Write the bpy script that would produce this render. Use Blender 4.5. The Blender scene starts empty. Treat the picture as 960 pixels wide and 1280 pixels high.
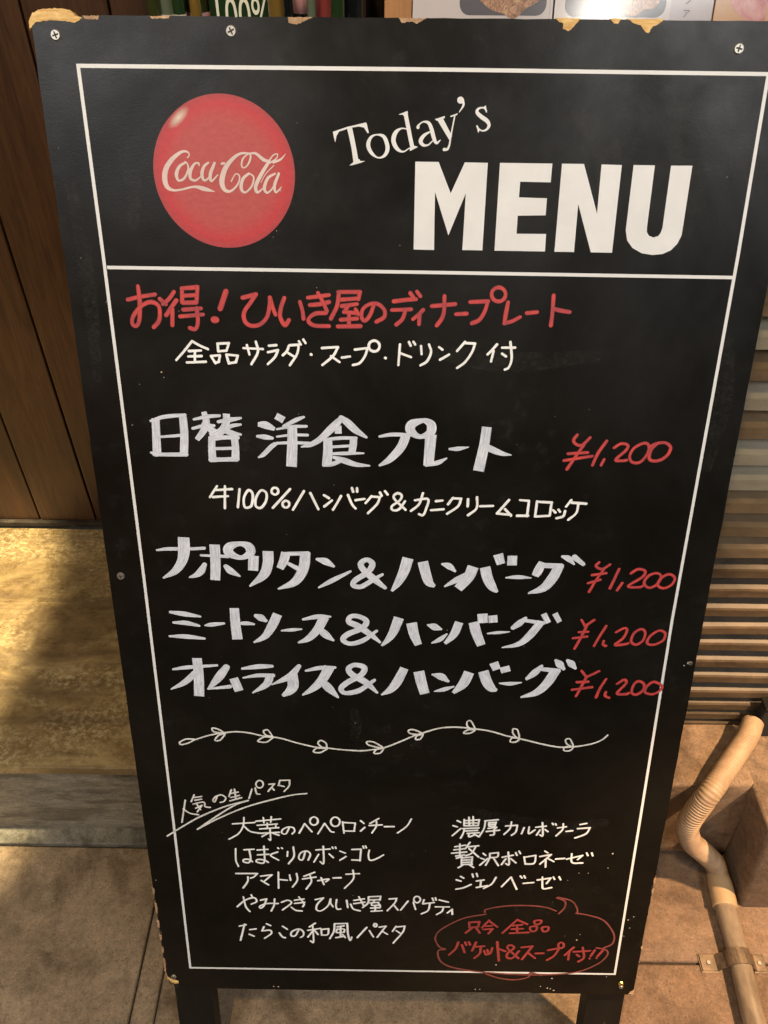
import bpy, bmesh, math, random
from mathutils import Vector, Matrix
random.seed(7)
S = bpy.context.scene
COL = S.collection
R = math.radians

# ------------------------------------------------------------------ camera
cam = bpy.data.cameras.new("camera")
cam_o = bpy.data.objects.new("camera", cam)
COL.objects.link(cam_o)
cam.sensor_fit = 'VERTICAL'; cam.sensor_height = 24.0; cam.lens = 24.0 * 980 / 1280
cam.clip_start = 0.02; cam.clip_end = 200
WX = (0.9999, 0.0115, -0.0049); WY = (0.0113, -0.6625, 0.7489); WZ = (0.0054, -0.7489, -0.6626)
cam_o.matrix_world = Matrix(((WX[0], -WX[1], -WX[2], 0), (WY[0], -WY[1], -WY[2], 0), (WZ[0], -WZ[1], -WZ[2], 1.30), (0, 0, 0, 1)))
S.camera = cam_o
S.render.engine = 'CYCLES'
S.view_settings.view_transform = 'Standard'; S.view_settings.look = 'None'
try:
    S.cycles.filter_width = 1.5
except Exception: pass
S.view_settings.exposure = 0.0; S.view_settings.gamma = 1.0

# ------------------------------------------------------------------ night sky and lamps
world = bpy.data.worlds.new("World"); S.world = world; world.use_nodes = True
nt = world.node_tree; nt.nodes.clear()
wo = nt.nodes.new('ShaderNodeOutputWorld'); bg = nt.nodes.new('ShaderNodeBackground')
sky = nt.nodes.new('ShaderNodeTexSky'); sky.sky_type = 'NISHITA'; sky.sun_disc = False
sky.sun_elevation = R(1.0); sky.sun_rotation = R(200)
bg.inputs['Strength'].default_value = 0.05
nt.links.new(sky.outputs[0], bg.inputs[0]); nt.links.new(bg.outputs[0], wo.inputs[0])

def lamp(name, kind, loc, target, energy, color, size, spot=None, blend=0.5):
    d = bpy.data.lights.new(name, kind); d.energy = energy; d.color = color
    if kind == 'AREA':
        d.shape = 'RECTANGLE'; d.size, d.size_y = size
    else:
        d.shadow_soft_size = size
    if kind == 'SPOT':
        d.spot_size = R(spot); d.spot_blend = blend
    o = bpy.data.objects.new(name, d); COL.objects.link(o); o.location = loc
    o.rotation_euler = (Vector(target) - Vector(loc)).to_track_quat('-Z', 'Y').to_euler()
    return o
# the arcade ceiling light behind the viewer, broad and near neutral
lamp('ceiling_light', 'AREA', (-1.15, -1.35, 2.45), (-.1, 0.55, 0.75), 28, (0.98, 0.99, 1.0), (.9, .6))
lamp('ceiling_light', 'AREA', (1.25, -1.35, 2.45), (.1, 0.55, 0.75), 28, (0.99, 0.99, 0.97), (.9, .6))
# bare bulb that shows as the glare on the laminated menu sheet
lamp('bulb_light', 'POINT', (.896, -1.586, 2.166), (0, 0, 0), 22, (1.0, 0.94, 0.84), 0.08)
# golden downlight over the entrance step, left of the picture
lamp('step_downlight', 'SPOT', (-1.40, 0.60, 2.40), (-1.40, 0.85, 0.2), 1000, (1.0, 0.82, 0.48), 0.03, 40, 0.15)
# warm spot high in front on the right, throws the pipe's shadow to the left
lamp('warm_spot', 'SPOT', (1.00, 0.28, 1.55), (0.66, 0.43, 0.0), 215, (1.0, 0.64, 0.34), 0.022, 50, 0.4)
# dim warm lamp above the viewer
lamp('warm_downlight', 'SPOT', (-0.35, -0.25, 2.75), (-0.35, 0.5, 0.1), 80, (1.0, 0.70, 0.34), 0.05, 75, 0.7)

# ------------------------------------------------------------------ helpers
def prop(o, label=None, cat=None, group=None, kind=None):
    if label: o['label'] = label
    if cat: o['category'] = cat
    if group: o['group'] = group
    if kind: o['kind'] = kind
    return o
def empty(name, loc, label, cat, group=None):
    o = bpy.data.objects.new(name, None); o.empty_display_size = 0.1
    COL.objects.link(o); o.location = loc
    return prop(o, label, cat, group)
def link(name, bm, m, parent=None, smooth=False, matrix=None):
    me = bpy.data.meshes.new(name); bm.normal_update(); bm.to_mesh(me); bm.free()
    for p in me.polygons: p.use_smooth = smooth
    me.materials.append(m)
    o = bpy.data.objects.new(name, me); COL.objects.link(o)
    if parent:
        o.parent = parent
        o.matrix_parent_inverse = Matrix.Identity(4)
    if matrix: o.matrix_basis = matrix
    return o
def add_box(bm, lo, hi, bev=0.0, seg=2):
    r = bmesh.ops.create_cube(bm, size=1.0)
    vs = r['verts']
    for v in vs:
        v.co = Vector([lo[i] + (v.co[i] + .5) * (hi[i] - lo[i]) for i in range(3)])
    if bev > 0:
        es = list({e for v in vs for e in v.link_edges})
        bmesh.ops.bevel(bm, geom=es, offset=bev, segments=seg, affect='EDGES', profile=.6)
def box(name, lo, hi, m, parent=None, bev=0.002, seg=2, off=(0, 0, 0)):
    bm = bmesh.new()
    add_box(bm, [lo[i] - off[i] for i in range(3)], [hi[i] - off[i] for i in range(3)], bev, seg)
    return link(name, bm, m, parent, False)
def rough_box(name, lo, hi, m, parent, amp, cuts, off=(0, 0, 0), bev=0.004):
    """a cast block whose faces and arrises are uneven"""
    bm = bmesh.new(); add_box(bm, [lo[i]-off[i] for i in range(3)], [hi[i]-off[i] for i in range(3)])
    es = [e for e in bm.edges]
    bmesh.ops.subdivide_edges(bm, edges=es, cuts=cuts, use_grid_fill=True)
    from mathutils import noise
    for v in bm.verts:
        n = noise.noise_vector(v.co * 9.0) * amp + noise.noise_vector(v.co * 31.0) * amp * .5
        v.co += n
    o = link(name, bm, m, parent, True)
    mod = o.modifiers.new('bevel', 'BEVEL'); mod.width = bev; mod.segments = 2; mod.angle_limit = R(50)
    return o
def catmull(P, n=7):
    if len(P) < 3: return P
    out = []
    closed = (P[0][:2] == P[-1][:2])
    for i in range(len(P) - 1):
        p1, p2 = P[i], P[i + 1]
        p0 = P[i - 1] if i > 0 else (P[-2] if closed else tuple(2 * a - b for a, b in zip(p1, p2)))
        p3 = P[i + 2] if i + 2 < len(P) else (P[1] if closed else tuple(2 * a - b for a, b in zip(p2, p1)))
        for k in range(n):
            t = k / n
            out.append(tuple(.5 * ((2 * b) + (-a + c) * t + (2 * a - 5 * b + 4 * c - d) * t * t + (-a + 3 * b - 3 * c + d) * t ** 3)
                             for a, b, c, d in zip(p0, p1, p2, p3)))
    out.append(P[-1])
    return out
def tube(name, pts, rad, m, parent=None, seg=20, ribs=0, rib_pitch=0.004, caps=True, off=(0, 0, 0)):
    P = catmull([tuple(p) for p in pts], 14) if len(pts) > 2 else [tuple(p) for p in pts]
    P = [Vector(p) - Vector(off) for p in P]
    if ribs:
        Q = [P[0]]; acc = 0; step = rib_pitch / 6
        for a, b in zip(P, P[1:]):
            L = (b - a).length; t = step - acc
            while t < L:
                Q.append(a.lerp(b, t / L)); t += step
            acc = L - (t - step)
        P = Q
    bm = bmesh.new(); rings = []
    up = Vector((0, 0, 1)); 
    prev = None
    for i, p in enumerate(P):
        d = (P[min(i + 1, len(P) - 1)] - P[max(i - 1, 0)]).normalized()
        if prev is None:
            s = d.cross(Vector((0.3, 0.2, 1))).normalized()
        else:
            s = (prev - d * prev.dot(d)).normalized()
        prev = s; u = d.cross(s)
        r = rad(i / max(1, len(P) - 1)) if callable(rad) else rad
        if ribs: r += 0.0009 * math.cos(i * math.pi / 3) * (.2 if i * step < .10 else (.45 if i * step < .155 else 1.3))
        rings.append([bm.verts.new(p + (s * math.cos(2 * math.pi * k / seg) + u * math.sin(2 * math.pi * k / seg)) * r) for k in range(seg)])
    for A, B in zip(rings, rings[1:]):
        for k in range(seg):
            bm.faces.new((A[k], A[(k + 1) % seg], B[(k + 1) % seg], B[k]))
    if caps:
        bm.faces.new(rings[0][::-1]); bm.faces.new(rings[-1])
    bmesh.ops.recalc_face_normals(bm, faces=bm.faces)
    o = link(name, bm, m, parent, True)
    return o

# ------------------------------------------------------------------ materials
def mat(name, rough=.5, metal=0.0, spec=.5, coat=0.0, coat_rough=.1):
    m = bpy.data.materials.new(name); m.use_nodes = True
    b = m.node_tree.nodes['Principled BSDF']
    b.inputs['Roughness'].default_value = rough; b.inputs['Metallic'].default_value = metal
    b.inputs['Specular IOR Level'].default_value = spec
    b.inputs['Coat Weight'].default_value = coat; b.inputs['Coat Roughness'].default_value = coat_rough
    return m, m.node_tree, b
def N(t, typ, **kw):
    n = t.nodes.new(typ)
    for k, v in kw.items():
        if k in n.inputs: n.inputs[k].default_value = v
        else: setattr(n, k, v)
    return n
def coords(t, scale=(1, 1, 1), kind='Object', rot=(0, 0, 0)):
    c = t.nodes.new('ShaderNodeTexCoord'); mp = t.nodes.new('ShaderNodeMapping')
    mp.inputs['Scale'].default_value = scale; mp.inputs['Rotation'].default_value = rot
    t.links.new(c.outputs[kind], mp.inputs['Vector']); return mp.outputs['Vector']
def noise_n(t, vec, scale, detail=6, rough=.6, dist=0.0):
    n = N(t, 'ShaderNodeTexNoise'); n.inputs['Scale'].default_value = scale; n.inputs['Detail'].default_value = detail
    n.inputs['Roughness'].default_value = rough; n.inputs['Distortion'].default_value = dist
    t.links.new(vec, n.inputs['Vector']); return n.outputs['Fac']
def ramp(t, fac, stops):
    r = t.nodes.new('ShaderNodeValToRGB'); e = r.color_ramp.elements
    while len(e) > 1: e.remove(e[-1])
    e[0].position = stops[0][0]; e[0].color = (*stops[0][1], 1)
    for p, c in stops[1:]:
        x = e.new(p); x.color = (*c, 1)
    t.links.new(fac, r.inputs[0]); return r.outputs[0]
def mix(t, fac, a, b, typ='MIX'):
    m = t.nodes.new('ShaderNodeMix'); m.data_type = 'RGBA'; m.blend_type = typ
    for s, v in ((0, fac), (6, a), (7, b)):
        if isinstance(v, (int, float)): m.inputs[s].default_value = v
        elif isinstance(v, tuple): m.inputs[s].default_value = (*v, 1)
        else: t.links.new(v, m.inputs[s])
    return m.outputs[2]
def bump(t, b, h, strength=.3, dist=.002):
    n = t.nodes.new('ShaderNodeBump'); n.inputs['Strength'].default_value = strength; n.inputs['Distance'].default_value = dist
    t.links.new(h, n.inputs['Height']); t.links.new(n.outputs[0], b.inputs['Normal'])
def lin(r, g, b):
    f = lambda c: ((c / 255 + .055) / 1.055) ** 2.4 if c > 10 else c / 255 / 12.92
    return (f(r), f(g), f(b))

def concrete(name, base, dark, light, stain_scale=3.0, rough=.8, bstr=.5, stretch=(1, 1, 1), speck=.55):
    m, t, b = mat(name, rough, spec=.35)
    v = coords(t, stretch)
    big = noise_n(t, v, stain_scale, 7, .68, .8)
    c = ramp(t, big, [(.30, dark), (.46, base), (.56, base), (.70, light)])
    mid = noise_n(t, v, stain_scale * 5.3, 6, .7, .5)
    c = mix(t, .75, c, ramp(t, mid, [(.34, (.62, .60, .57)), (.5, (1, 1, 1)), (.66, (1.22, 1.2, 1.16))]), 'MULTIPLY')
    fine = noise_n(t, v, 95, 8, .75)
    c = mix(t, speck, c, ramp(t, fine, [(.32, (.5, .5, .5)), (.68, (1.4, 1.4, 1.4))]), 'MULTIPLY')
    # dark spots and pale grit
    vo = N(t, 'ShaderNodeTexVoronoi'); vo.inputs['Scale'].default_value = 120; t.links.new(v, vo.inputs['Vector'])
    pit = ramp(t, vo.outputs['Distance'], [(.06, (0.3, .28, .26)), (.16, (1, 1, 1))])
    sel = ramp(t, noise_n(t, v, 13, 4), [(.50, (0, 0, 0)), (.60, (1, 1, 1))])
    c = mix(t, sel, c, mix(t, 1.0, c, pit, 'MULTIPLY'))
    crisp = noise_n(t, v, 330, 3, .6)
    c = mix(t, .8, c, ramp(t, crisp, [(.36, (.55, .53, .5)), (.42, (1, 1, 1)), (.60, (1, 1, 1)), (.66, (1.45, 1.42, 1.38))]), 'MULTIPLY')
    st = ramp(t, noise_n(t, coords(t, stretch, rot=(.3, .2, .9)), stain_scale * 1.7, 5, .6, .3), [(.52, (1, 1, 1)), (.60, (.60, .57, .53))])
    c = mix(t, .8, c, st, 'MULTIPLY')
    t.links.new(c, b.inputs['Base Color'])
    t.links.new(ramp(t, mid, [(.3, (rough - .2,) * 3), (.7, (min(1, rough + .12),) * 3)]), b.inputs['Roughness'])
    h = mix(t, .5, fine, mix(t, .5, mid, noise_n(t, v, 300, 4, .7)))
    bump(t, b, h, bstr, .003)
    return m
M_floor = concrete('floor_concrete', (.27, .195, .125), (.16, .112, .07), (.37, .275, .18), 4.5, .8, .7)
M_floor_r = concrete('floor_concrete_right', (.21, .135, .088), (.17, .105, .068), (.25, .165, .11), 3.0, .75, .35)
M_ground = concrete('ground_concrete', (.035, .028, .022), (.02, .018, .014), (.05, .04, .03))
M_riser = concrete('riser_concrete', (.23, .205, .155), (.07, .062, .048), (.34, .31, .24), 5, .85, .9, (1, 1, 3))
M_kerb = concrete('kerb_concrete', (.17, .155, .125), (.07, .063, .05), (.26, .245, .205), 9, .85, .8, (1, 1, 1))
M_plinth = concrete('plinth_concrete', (.20, .135, .088), (.13, .088, .055), (.25, .17, .11), 6, .8, .4)

# worn golden paint on the step tread
M_tread, t, b = mat('worn_gold_floor_paint', .45, spec=.5)
v = coords(t, (1, 1.2, 1))
a = noise_n(t, v, 4.2, 8, .7, 1.2)
c = ramp(t, a, [(.30, (.085, .052, .022)), (.45, (.15, .098, .042)), (.55, (.21, .145, .060)), (.70, (.33, .24, .11))])
med = noise_n(t, v, 24, 7, .75, .6)
c = mix(t, .8, c, ramp(t, med, [(.34, (.55, .50, .44)), (.5, (1, 1, 1)), (.66, (1.35, 1.32, 1.25))]), 'MULTIPLY')
# paint worn through to pale speckle, only in some zones
sp = noise_n(t, coords(t, (1, 1.2, 1)), 105, 8, .8)
zone = ramp(t, noise_n(t, v, 3.4, 4, .6, .8), [(.46, (0, 0, 0)), (.60, (1, 1, 1))])
c = mix(t, mix(t, 1.0, zone, ramp(t, sp, [(.47, (0, 0, 0)), (.60, (.85, .85, .85))]), 'MULTIPLY'), c, (.44, .34, .18))
st = noise_n(t, coords(t, (.8, 4.5, 1)), 4.5, 6, .7, .5)
c = mix(t, ramp(t, st, [(.52, (0, 0, 0)), (.64, (.5, .5, .5))]), c, (.085, .052, .024))
c = mix(t, ramp(t, noise_n(t, coords(t, (.6, 7, 1)), 6, 6, .75, 1.4), [(.60, (0, 0, 0)), (.68, (.45,) * 3)]), c, (.40, .28, .12))
t.links.new(c, b.inputs['Base Color'])
t.links.new(ramp(t, med, [(.35, (.25,) * 3), (.65, (.62,) * 3)]), b.inputs['Roughness'])
bump(t, b, mix(t, .5, med, sp), .8, .002)

def wood(name, c0, c1, rough, axis_scale, bstr=.3, spec=.4):
    m, t, b = mat(name, rough, spec=spec)
    v = coords(t, axis_scale)
    n1 = noise_n(t, v, 9, 8, .65, 1.2)
    n2 = noise_n(t, coords(t, (1, 1, 1)), 4, 5, .6)
    oi = t.nodes.new('ShaderNodeObjectInfo')
    c = ramp(t, n1, [(.3, c0), (.7, c1)])
    c = mix(t, .8, c, ramp(t, n2, [(.3, (.55, .5, .45)), (.7, (1.25, 1.25, 1.25))]), 'MULTIPLY')
    c = mix(t, .6, c, ramp(t, oi.outputs['Random'], [(0, (.75, .7, .65)), (1, (1.2, 1.2, 1.2))]), 'MULTIPLY')
    t.links.new(c, b.inputs['Base Color'])
    bump(t, b, n1, bstr, .001)
    return m
M_plank = wood('dark_stained_wood', (.026, .0105, .0040), (.074, .033, .0115), .42, (9, 9, .7))
M_post = wood('orange_wood', (.42, .20, .08), (.55, .28, .12), .5, (9, 9, .7))
M_shelf = wood('black_brown_wood', (.012, .008, .006), (.03, .02, .012), .4, (1, 9, 9))
M_bare = wood('bare_wood', (.55, .30, .09), (.86, .64, .28), .6, (9, 30, 9), .9)
M_bare2 = wood('splintered_wood', (.22, .12, .06), (.60, .42, .26), .7, (12, 12, 12), .9)

# the black laminate face of the board
M_black, t, b = mat('black_laminate', .4, spec=.30)
v = coords(t)
n1 = noise_n(t, v, 6, 6, .6, .5); n2 = noise_n(t, v, 38, 6, .75); n3 = noise_n(t, v, 420, 3, .6)
c = ramp(t, n1, [(.3, (.0026, .0022, .0015)), (.7, (.0055, .0048, .0034))])
dust = ramp(t, n2, [(.56, (0, 0, 0)), (.72, (.5, .5, .5))])
dsel = ramp(t, noise_n(t, v, 3.1, 3), [(.45, (0, 0, 0)), (.62, (1, 1, 1))])
c = mix(t, mix(t, 1.0, dust, dsel, 'MULTIPLY'), c, (.030, .029, .026))
t.links.new(c, b.inputs['Base Color'])
t.links.new(ramp(t, mix(t, .5, n1, n2), [(.35, (.36,) * 3), (.65, (.46,) * 3)]), b.inputs['Roughness'])
t.links.new(ramp(t, noise_n(t, v, 4.5, 5, .65, .6), [(.35, (.12,) * 3), (.65, (.32,) * 3)]), b.inputs['Specular IOR Level'])
bump(t, b, mix(t, .5, n3, noise_n(t, v, 900, 2, .5)), .32, .0004)

# painted edges of the board, worn to the wood
M_edge, t, b = mat('painted_edge', .55)
v = coords(t)
c = ramp(t, noise_n(t, v, 28, 6, .7), [(.56, (.010, .009, .007)), (.60, (.35, .20, .09))])
t.links.new(c, b.inputs['Base Color'])
M_leg, t, b = mat('black_painted_leg', .5, spec=.25)
v = coords(t, (1, .2, 1))
c = ramp(t, noise_n(t, v, 30, 6, .7), [(.3, (.0035, .0035, .003)), (.66, (.008, .0075, .006)), (.72, (.09, .055, .03))])
t.links.new(c, b.inputs['Base Color']); bump(t, b, noise_n(t, v, 60), .3, .001)

def flat_print(name, c, rough=.5, var=.06, scale=30, spec=.4):
    m, t, b = mat(name, rough, spec=spec)
    v = coords(t)
    n = noise_n(t, v, scale, 5, .65)
    lo = tuple(x * (1 - var) for x in c); hi = tuple(min(1, x * (1 + var)) for x in c)
    t.links.new(ramp(t, n, [(.35, lo), (.65, hi)]), b.inputs['Base Color'])
    return m
M_print = flat_print('white_print', (.70, .71, .72), .5, .04)
M_logo_white = flat_print('logo_white', (.62, .50, .47), .5, .08)
M_white = flat_print('white_marker', (.83, .84, .84), .6, .10, 60)
M_chalk = flat_print('thin_white_marker', (.66, .66, .64), .6, .18, 120)
# broad paint marker: streaks along the stroke (UV.x runs across the stroke)
M_paint, t, b = mat('broad_paint_marker', .5)
uv = t.nodes.new('ShaderNodeUVMap'); uv.uv_map = 'uv'
mp = t.nodes.new('ShaderNodeMapping'); mp.inputs['Scale'].default_value = (13, 1.0, 1)
t.links.new(uv.outputs[0], mp.inputs[0])
n1 = noise_n(t, mp.outputs[0], 1.4, 5, .7)
n2 = noise_n(t, coords(t), 90, 4, .6)
c = ramp(t, n1, [(.33, (.38, .42, .52)), (.5, (.60, .64, .74)), (.64, (.84, .86, .90))])
c = mix(t, .5, c, ramp(t, n2, [(.35, (.75, .75, .76)), (.65, (1.12, 1.1, 1.08))]), 'MULTIPLY')
t.links.new(c, b.inputs['Base Color'])
def across(t, edge):
    # how far across the stroke: ink pools in the middle and thins at the rim (UV.x)
    uv = t.nodes.new('ShaderNodeUVMap'); uv.uv_map = 'uv'
    sp = t.nodes.new('ShaderNodeSeparateXYZ'); t.links.new(uv.outputs[0], sp.inputs[0])
    fr = t.nodes.new('ShaderNodeMath'); fr.operation = 'FRACT'; t.links.new(sp.outputs[0], fr.inputs[0])
    return ramp(t, fr.outputs[0], [(0, (edge,) * 3), (.25, (1, 1, 1)), (.75, (1, 1, 1)), (1, (edge,) * 3)])
def red_ink(name, core, thin):
    m, t, b = mat(name, .55)
    v = coords(t); n = noise_n(t, v, 70, 6, .7)
    c = ramp(t, n, [(.36, thin), (.64, core)])
    t.links.new(mix(t, 1.0, c, across(t, .5), 'MULTIPLY'), b.inputs['Base Color'])
    return m
M_red = red_ink('red_marker', (.62, .058, .050), (.36, .042, .052))
M_price = red_ink('red_price_marker', (.54, .045, .048), (.30, .032, .042))
M_red2 = red_ink('faded_red_marker', (.34, .040, .040), (.20, .030, .030))
M_redthin = red_ink('thin_red_marker', (.24, .055, .050), (.13, .035, .030))
# the red disc: brighter rim, brushed scuffs
M_disc, t, b = mat('red_disc_print', .5, spec=.5)
v = coords(t)
ln = t.nodes.new('ShaderNodeVectorMath'); ln.operation = 'LENGTH'; t.links.new(v, ln.inputs[0])
rim = ramp(t, ln.outputs['Value'], [(.0, (.41, .066, .060)), (.040, (.42, .060, .056)), (.052, (.48, .026, .034)), (.0577, (.34, .04, .045))])
sc = noise_n(t, coords(t, (1, 1.8, 1), rot=(0, 0, .35)), 170, 6, .8)
c = mix(t, .8, rim, ramp(t, sc, [(.32, (.84, .70, .70)), (.68, (1.12, 1.25, 1.25))]), 'MULTIPLY')
t.links.new(c, b.inputs['Base Color'])
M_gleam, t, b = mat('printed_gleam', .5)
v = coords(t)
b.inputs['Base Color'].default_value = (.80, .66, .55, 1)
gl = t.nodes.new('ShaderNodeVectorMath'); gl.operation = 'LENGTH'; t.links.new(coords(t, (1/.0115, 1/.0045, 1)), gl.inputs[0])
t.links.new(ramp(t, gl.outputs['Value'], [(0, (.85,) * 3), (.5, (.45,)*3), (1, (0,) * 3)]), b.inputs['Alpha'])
M_screw, t, b = mat('screw_metal', .42, .7); b.inputs['Base Color'].default_value = (.34, .32, .28, 1)
M_slot, t, b = mat('screw_slot', .8); b.inputs['Base Color'].default_value = (.02, .018, .015, 1)
M_brass, t, b = mat('brass', .3, .9); b.inputs['Base Color'].default_value = (.75, .55, .15, 1)

# louvre metal, pale upper blades dusty
M_blade, t, b = mat('brown_louvre_metal', .5, .0, spec=.4)
v = coords(t, (.5, 1, 1)); oi = t.nodes.new('ShaderNodeObjectInfo')
c = ramp(t, noise_n(t, v, 26, 6, .7, .5), [(.3, (.10, .07, .04)), (.7, (.19, .135, .08))])
c = mix(t, .7, c, ramp(t, oi.outputs['Random'], [(0, (.7, .65, .6)), (1, (1.2, 1.15, 1.1))]), 'MULTIPLY')
t.links.new(c, b.inputs['Base Color']); bump(t, b, noise_n(t, v, 60), .3, .001)
M_blade_pale, t, b = mat('dusty_louvre_metal', .6, .0)
c = ramp(t, noise_n(t, coords(t, (.5, 1, 1)), 20, 6, .7, .5), [(.3, (.19, .165, .12)), (.7, (.30, .265, .20))])
t.links.new(c, b.inputs['Base Color'])
M_void, t, b = mat('dark_inside', .9); b.inputs['Base Color'].default_value = (.008, .007, .006, 1)
M_hose, t, b = mat('beige_flexible_hose', .55)
c = ramp(t, noise_n(t, coords(t), 22, 6, .7), [(.36, (.26, .165, .098)), (.5, (.34, .23, .14)), (.64, (.40, .28, .17))])
t.links.new(c, b.inputs['Base Color'])
M_sleeve, t, b = mat('cream_sleeve', .4)
c = ramp(t, noise_n(t, coords(t), 30, 6, .7), [(.3, (.40, .27, .15)), (.7, (.48, .34, .20))])
t.links.new(c, b.inputs['Base Color'])
M_pipe, t, b = mat('grey_beige_pipe', .32, spec=.5)
c = ramp(t, noise_n(t, coords(t, (1, .3, 1)), 30, 6, .7), [(.35, (.15, .11, .075)), (.5, (.24, .18, .125)), (.65, (.31, .24, .17))])
t.links.new(c, b.inputs['Base Color'])
M_clamp, t, b = mat('dull_clamp_metal', .45, .4)
c = ramp(t, noise_n(t, coords(t), 50, 6, .7), [(.35, (.09, .065, .045)), (.65, (.24, .17, .11))])
t.links.new(c, b.inputs['Base Color'])

# ------------------------------------------------------------------ ground, pavement, kerb
bm = bmesh.new()
for q in [(-30, -30), (30, -30), (30, 30), (-30, 30)]: bm.verts.new((*q, -.030))
bm.faces.new(bm.verts)
prop(link('ground', bm, M_ground), kind='structure')
bm = bmesh.new()
for q in [(-1.95, -.95), (1.95, -.95), (1.95, .66), (-1.95, .66)]: bm.verts.new((*q, -.0065))
bm.faces.new(bm.verts)
prop(link('mortar_bed', bm, M_ground), kind='structure')
pav = bpy.data.objects.new('pavement', None); COL.objects.link(pav); pav['kind'] = 'structure'
def slab(x0, x1, y0, y1, m, dz=0.0):
    return rough_box('slab', (x0, y0, -.028), (x1, y1, dz), m, pav, .0006, 5, bev=.0035)
slab(-1.9, -.3660, -.9, .610, M_floor)
slab(-.3638, -.3302, -.9, .610, M_floor, -.0012)
slab(-.3278, .294, -.9, .610, M_floor, -.0005)
slab(.2968, 1.9, .4448, .640, M_floor_r)
slab(.2968, 1.9, -.9, .4418, M_floor_r, -.0006)
prop(rough_box('kerb', (-1.9, .6115, -.028), (.34, .645, .0065), M_kerb, None, .0009, 12), kind='structure')

# ------------------------------------------------------------------ entrance step
st = empty('entrance_step', (-.7, .9, 0), 'low entrance step with worn golden painted top and grey concrete riser', 'step')
rough_box('riser', (-1.9, .6400, -.02), (.335, 1.20, .192), M_riser, st, .0022, 14, off=(-.7, .9, 0), bev=.006)
rough_box('tread', (-1.9, .6325, .192), (.335, 1.168, .2110), M_tread, st, .0013, 18, off=(-.7, .9, 0), bev=.005)

# ------------------------------------------------------------------ plank wall
wall = empty('plank_wall', (-.8, 1.18, 0), 'shop front wall of dark brown vertical planks behind the step', 'wall')
o_ = (-.8, 1.18, 0)
for i in range(12):
    x1 = -.366 - .1143 * (i - 1); x0 = x1 - .1143
    x1 = min(x1, -.300)
    bm = bmesh.new(); add_box(bm, (x0 + .0016 + .8, 0 + random.uniform(0, .0015), .2245), (x1 - .0016 + .8, .022, 2.4), .002, 2)
    pl = link('plank', bm, M_plank, wall)
box('wall_core', (-1.9, 1.2045, .2), (-.300, 1.26, 2.4), M_void, wall, 0, off=o_)
M_skirt = concrete('dusty_skirting', (.030, .022, .014), (.014, .010, .007), (.12, .10, .075), 22, .8, .5, (1, 1, 1.6))
box('skirting', (-1.9, 1.172, .2115), (-.300, 1.2035, .2235), M_skirt, wall, .002, off=o_)

# ------------------------------------------------------------------ bottle shelf behind the board's top left
sh = empty('display_shelf', (-.155, 1.13, 1.0), 'dark recessed display shelf between plank wall and orange post', 'shelf')
o_ = (-.155, 1.13, 1.0)
box('shelf_board', (-.298, 1.06, .985), (-.014, 1.20, 1.0), M_shelf, sh, .001, off=o_)
box('back_panel', (-.298, 1.2005, .6), (-.014, 1.215, 1.8), M_shelf, sh, .001, off=o_)
box('front_panel', (-.298, 1.062, .2), (-.014, 1.075, .9845), M_shelf, sh, .001, off=o_)
def glass(name, col, rough=.08):
    m, t, b = mat(name, rough, coat=.6, coat_rough=.05); b.inputs['Base Color'].default_value = (*col, 1); return m
G = {'green': glass('dark_green_glass', (.015, .035, .012)), 'black': glass('black_glass', (.006, .008, .008)),
     'olive': glass('olive_glass', (.03, .035, .010)), 'gold': glass('amber_glass', (.15, .09, .02)),
     'clear': glass('pale_glass', (.10, .12, .08)), 'red': glass('pink_glass', (.25, .05, .045))}
M_label = flat_print('paper_label', (.40, .37, .28), .6)
M_foil = flat_print('pink_label', (.6, .30, .28), .5)
def bottle(x, y, h, r, g, label, lab_mat, lz=(.06, .12), sm=False):
    root = empty('bottle', (x, y, 1.0005), label, 'bottle', 'bottles on the display shelf')
    prof = [(0, 0), (r * .94, 0), (r, .004), (r, h * .58), (r * .93, h * .63), (r * .62, h * .70), (r * .36, h * .77), (r * .34, h * .95), (r * .40, h * .955), (r * .40, h * .98), (r * .30, h), (0, h)]
    def lathe(nm, pr, m):
        bm = bmesh.new(); rs = []
        for (rr, z) in pr:
            rs.append([bm.verts.new((rr * math.cos(2 * math.pi * k / 28), rr * math.sin(2 * math.pi * k / 28), z)) for k in range(28)] if rr > 0 else [bm.verts.new((0, 0, z))])
        for A, B in zip(rs, rs[1:]):
            for k in range(28):
                q = [A[k % len(A)], A[(k + 1) % len(A)], B[(k + 1) % len(B)], B[k % len(B)]]
                q2 = []
                for v_ in q:
                    if v_ not in q2: q2.append(v_)
                if len(q2) > 2: bm.faces.new(q2)
        bmesh.ops.recalc_face_normals(bm, faces=bm.faces)
        return link(nm, bm, m, root, True)
    lathe('glass_body', prof, g)
    lathe('paper_label', [(r + .0002, lz[0]), (r + .0006, lz[0]), (r + .0006, lz[1]), (r + .0002, lz[1])], lab_mat)
    lathe('cap', [(0, h + .002), (r * .41, h + .002), (r * .42, h), (r * .42, h * .90), (r * .38, h * .90)], G['gold'] if sm else M_label)
    return root
bottle(-.276, 1.135, .27, .017, G['clear'], 'slim pale glass bottle beside the brown planks', M_label, (.10, .118))
bottle(-.243, 1.140, .25, .015, G['olive'], 'slim olive glass bottle next to the pale one', M_foil, (.095, .119))
bottle(-.140, 1.120, .24, .013, G['gold'], 'thin amber bottle right of the painted 100% sign', M_label, (.02, .08), True)
bottle(-.112, 1.130, .27, .017, G['black'], 'black bottle with pink label right of the amber one', M_foil, (.121, .16))
bottle(-.083, 1.130, .25, .014, G['red'], 'small pinkish bottle between two black bottles', M_label, (.02, .07))
bottle(-.052, 1.135, .29, .018, G['black'], 'black bottle nearest the orange post', M_shelf, (.02, .07))

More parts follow.
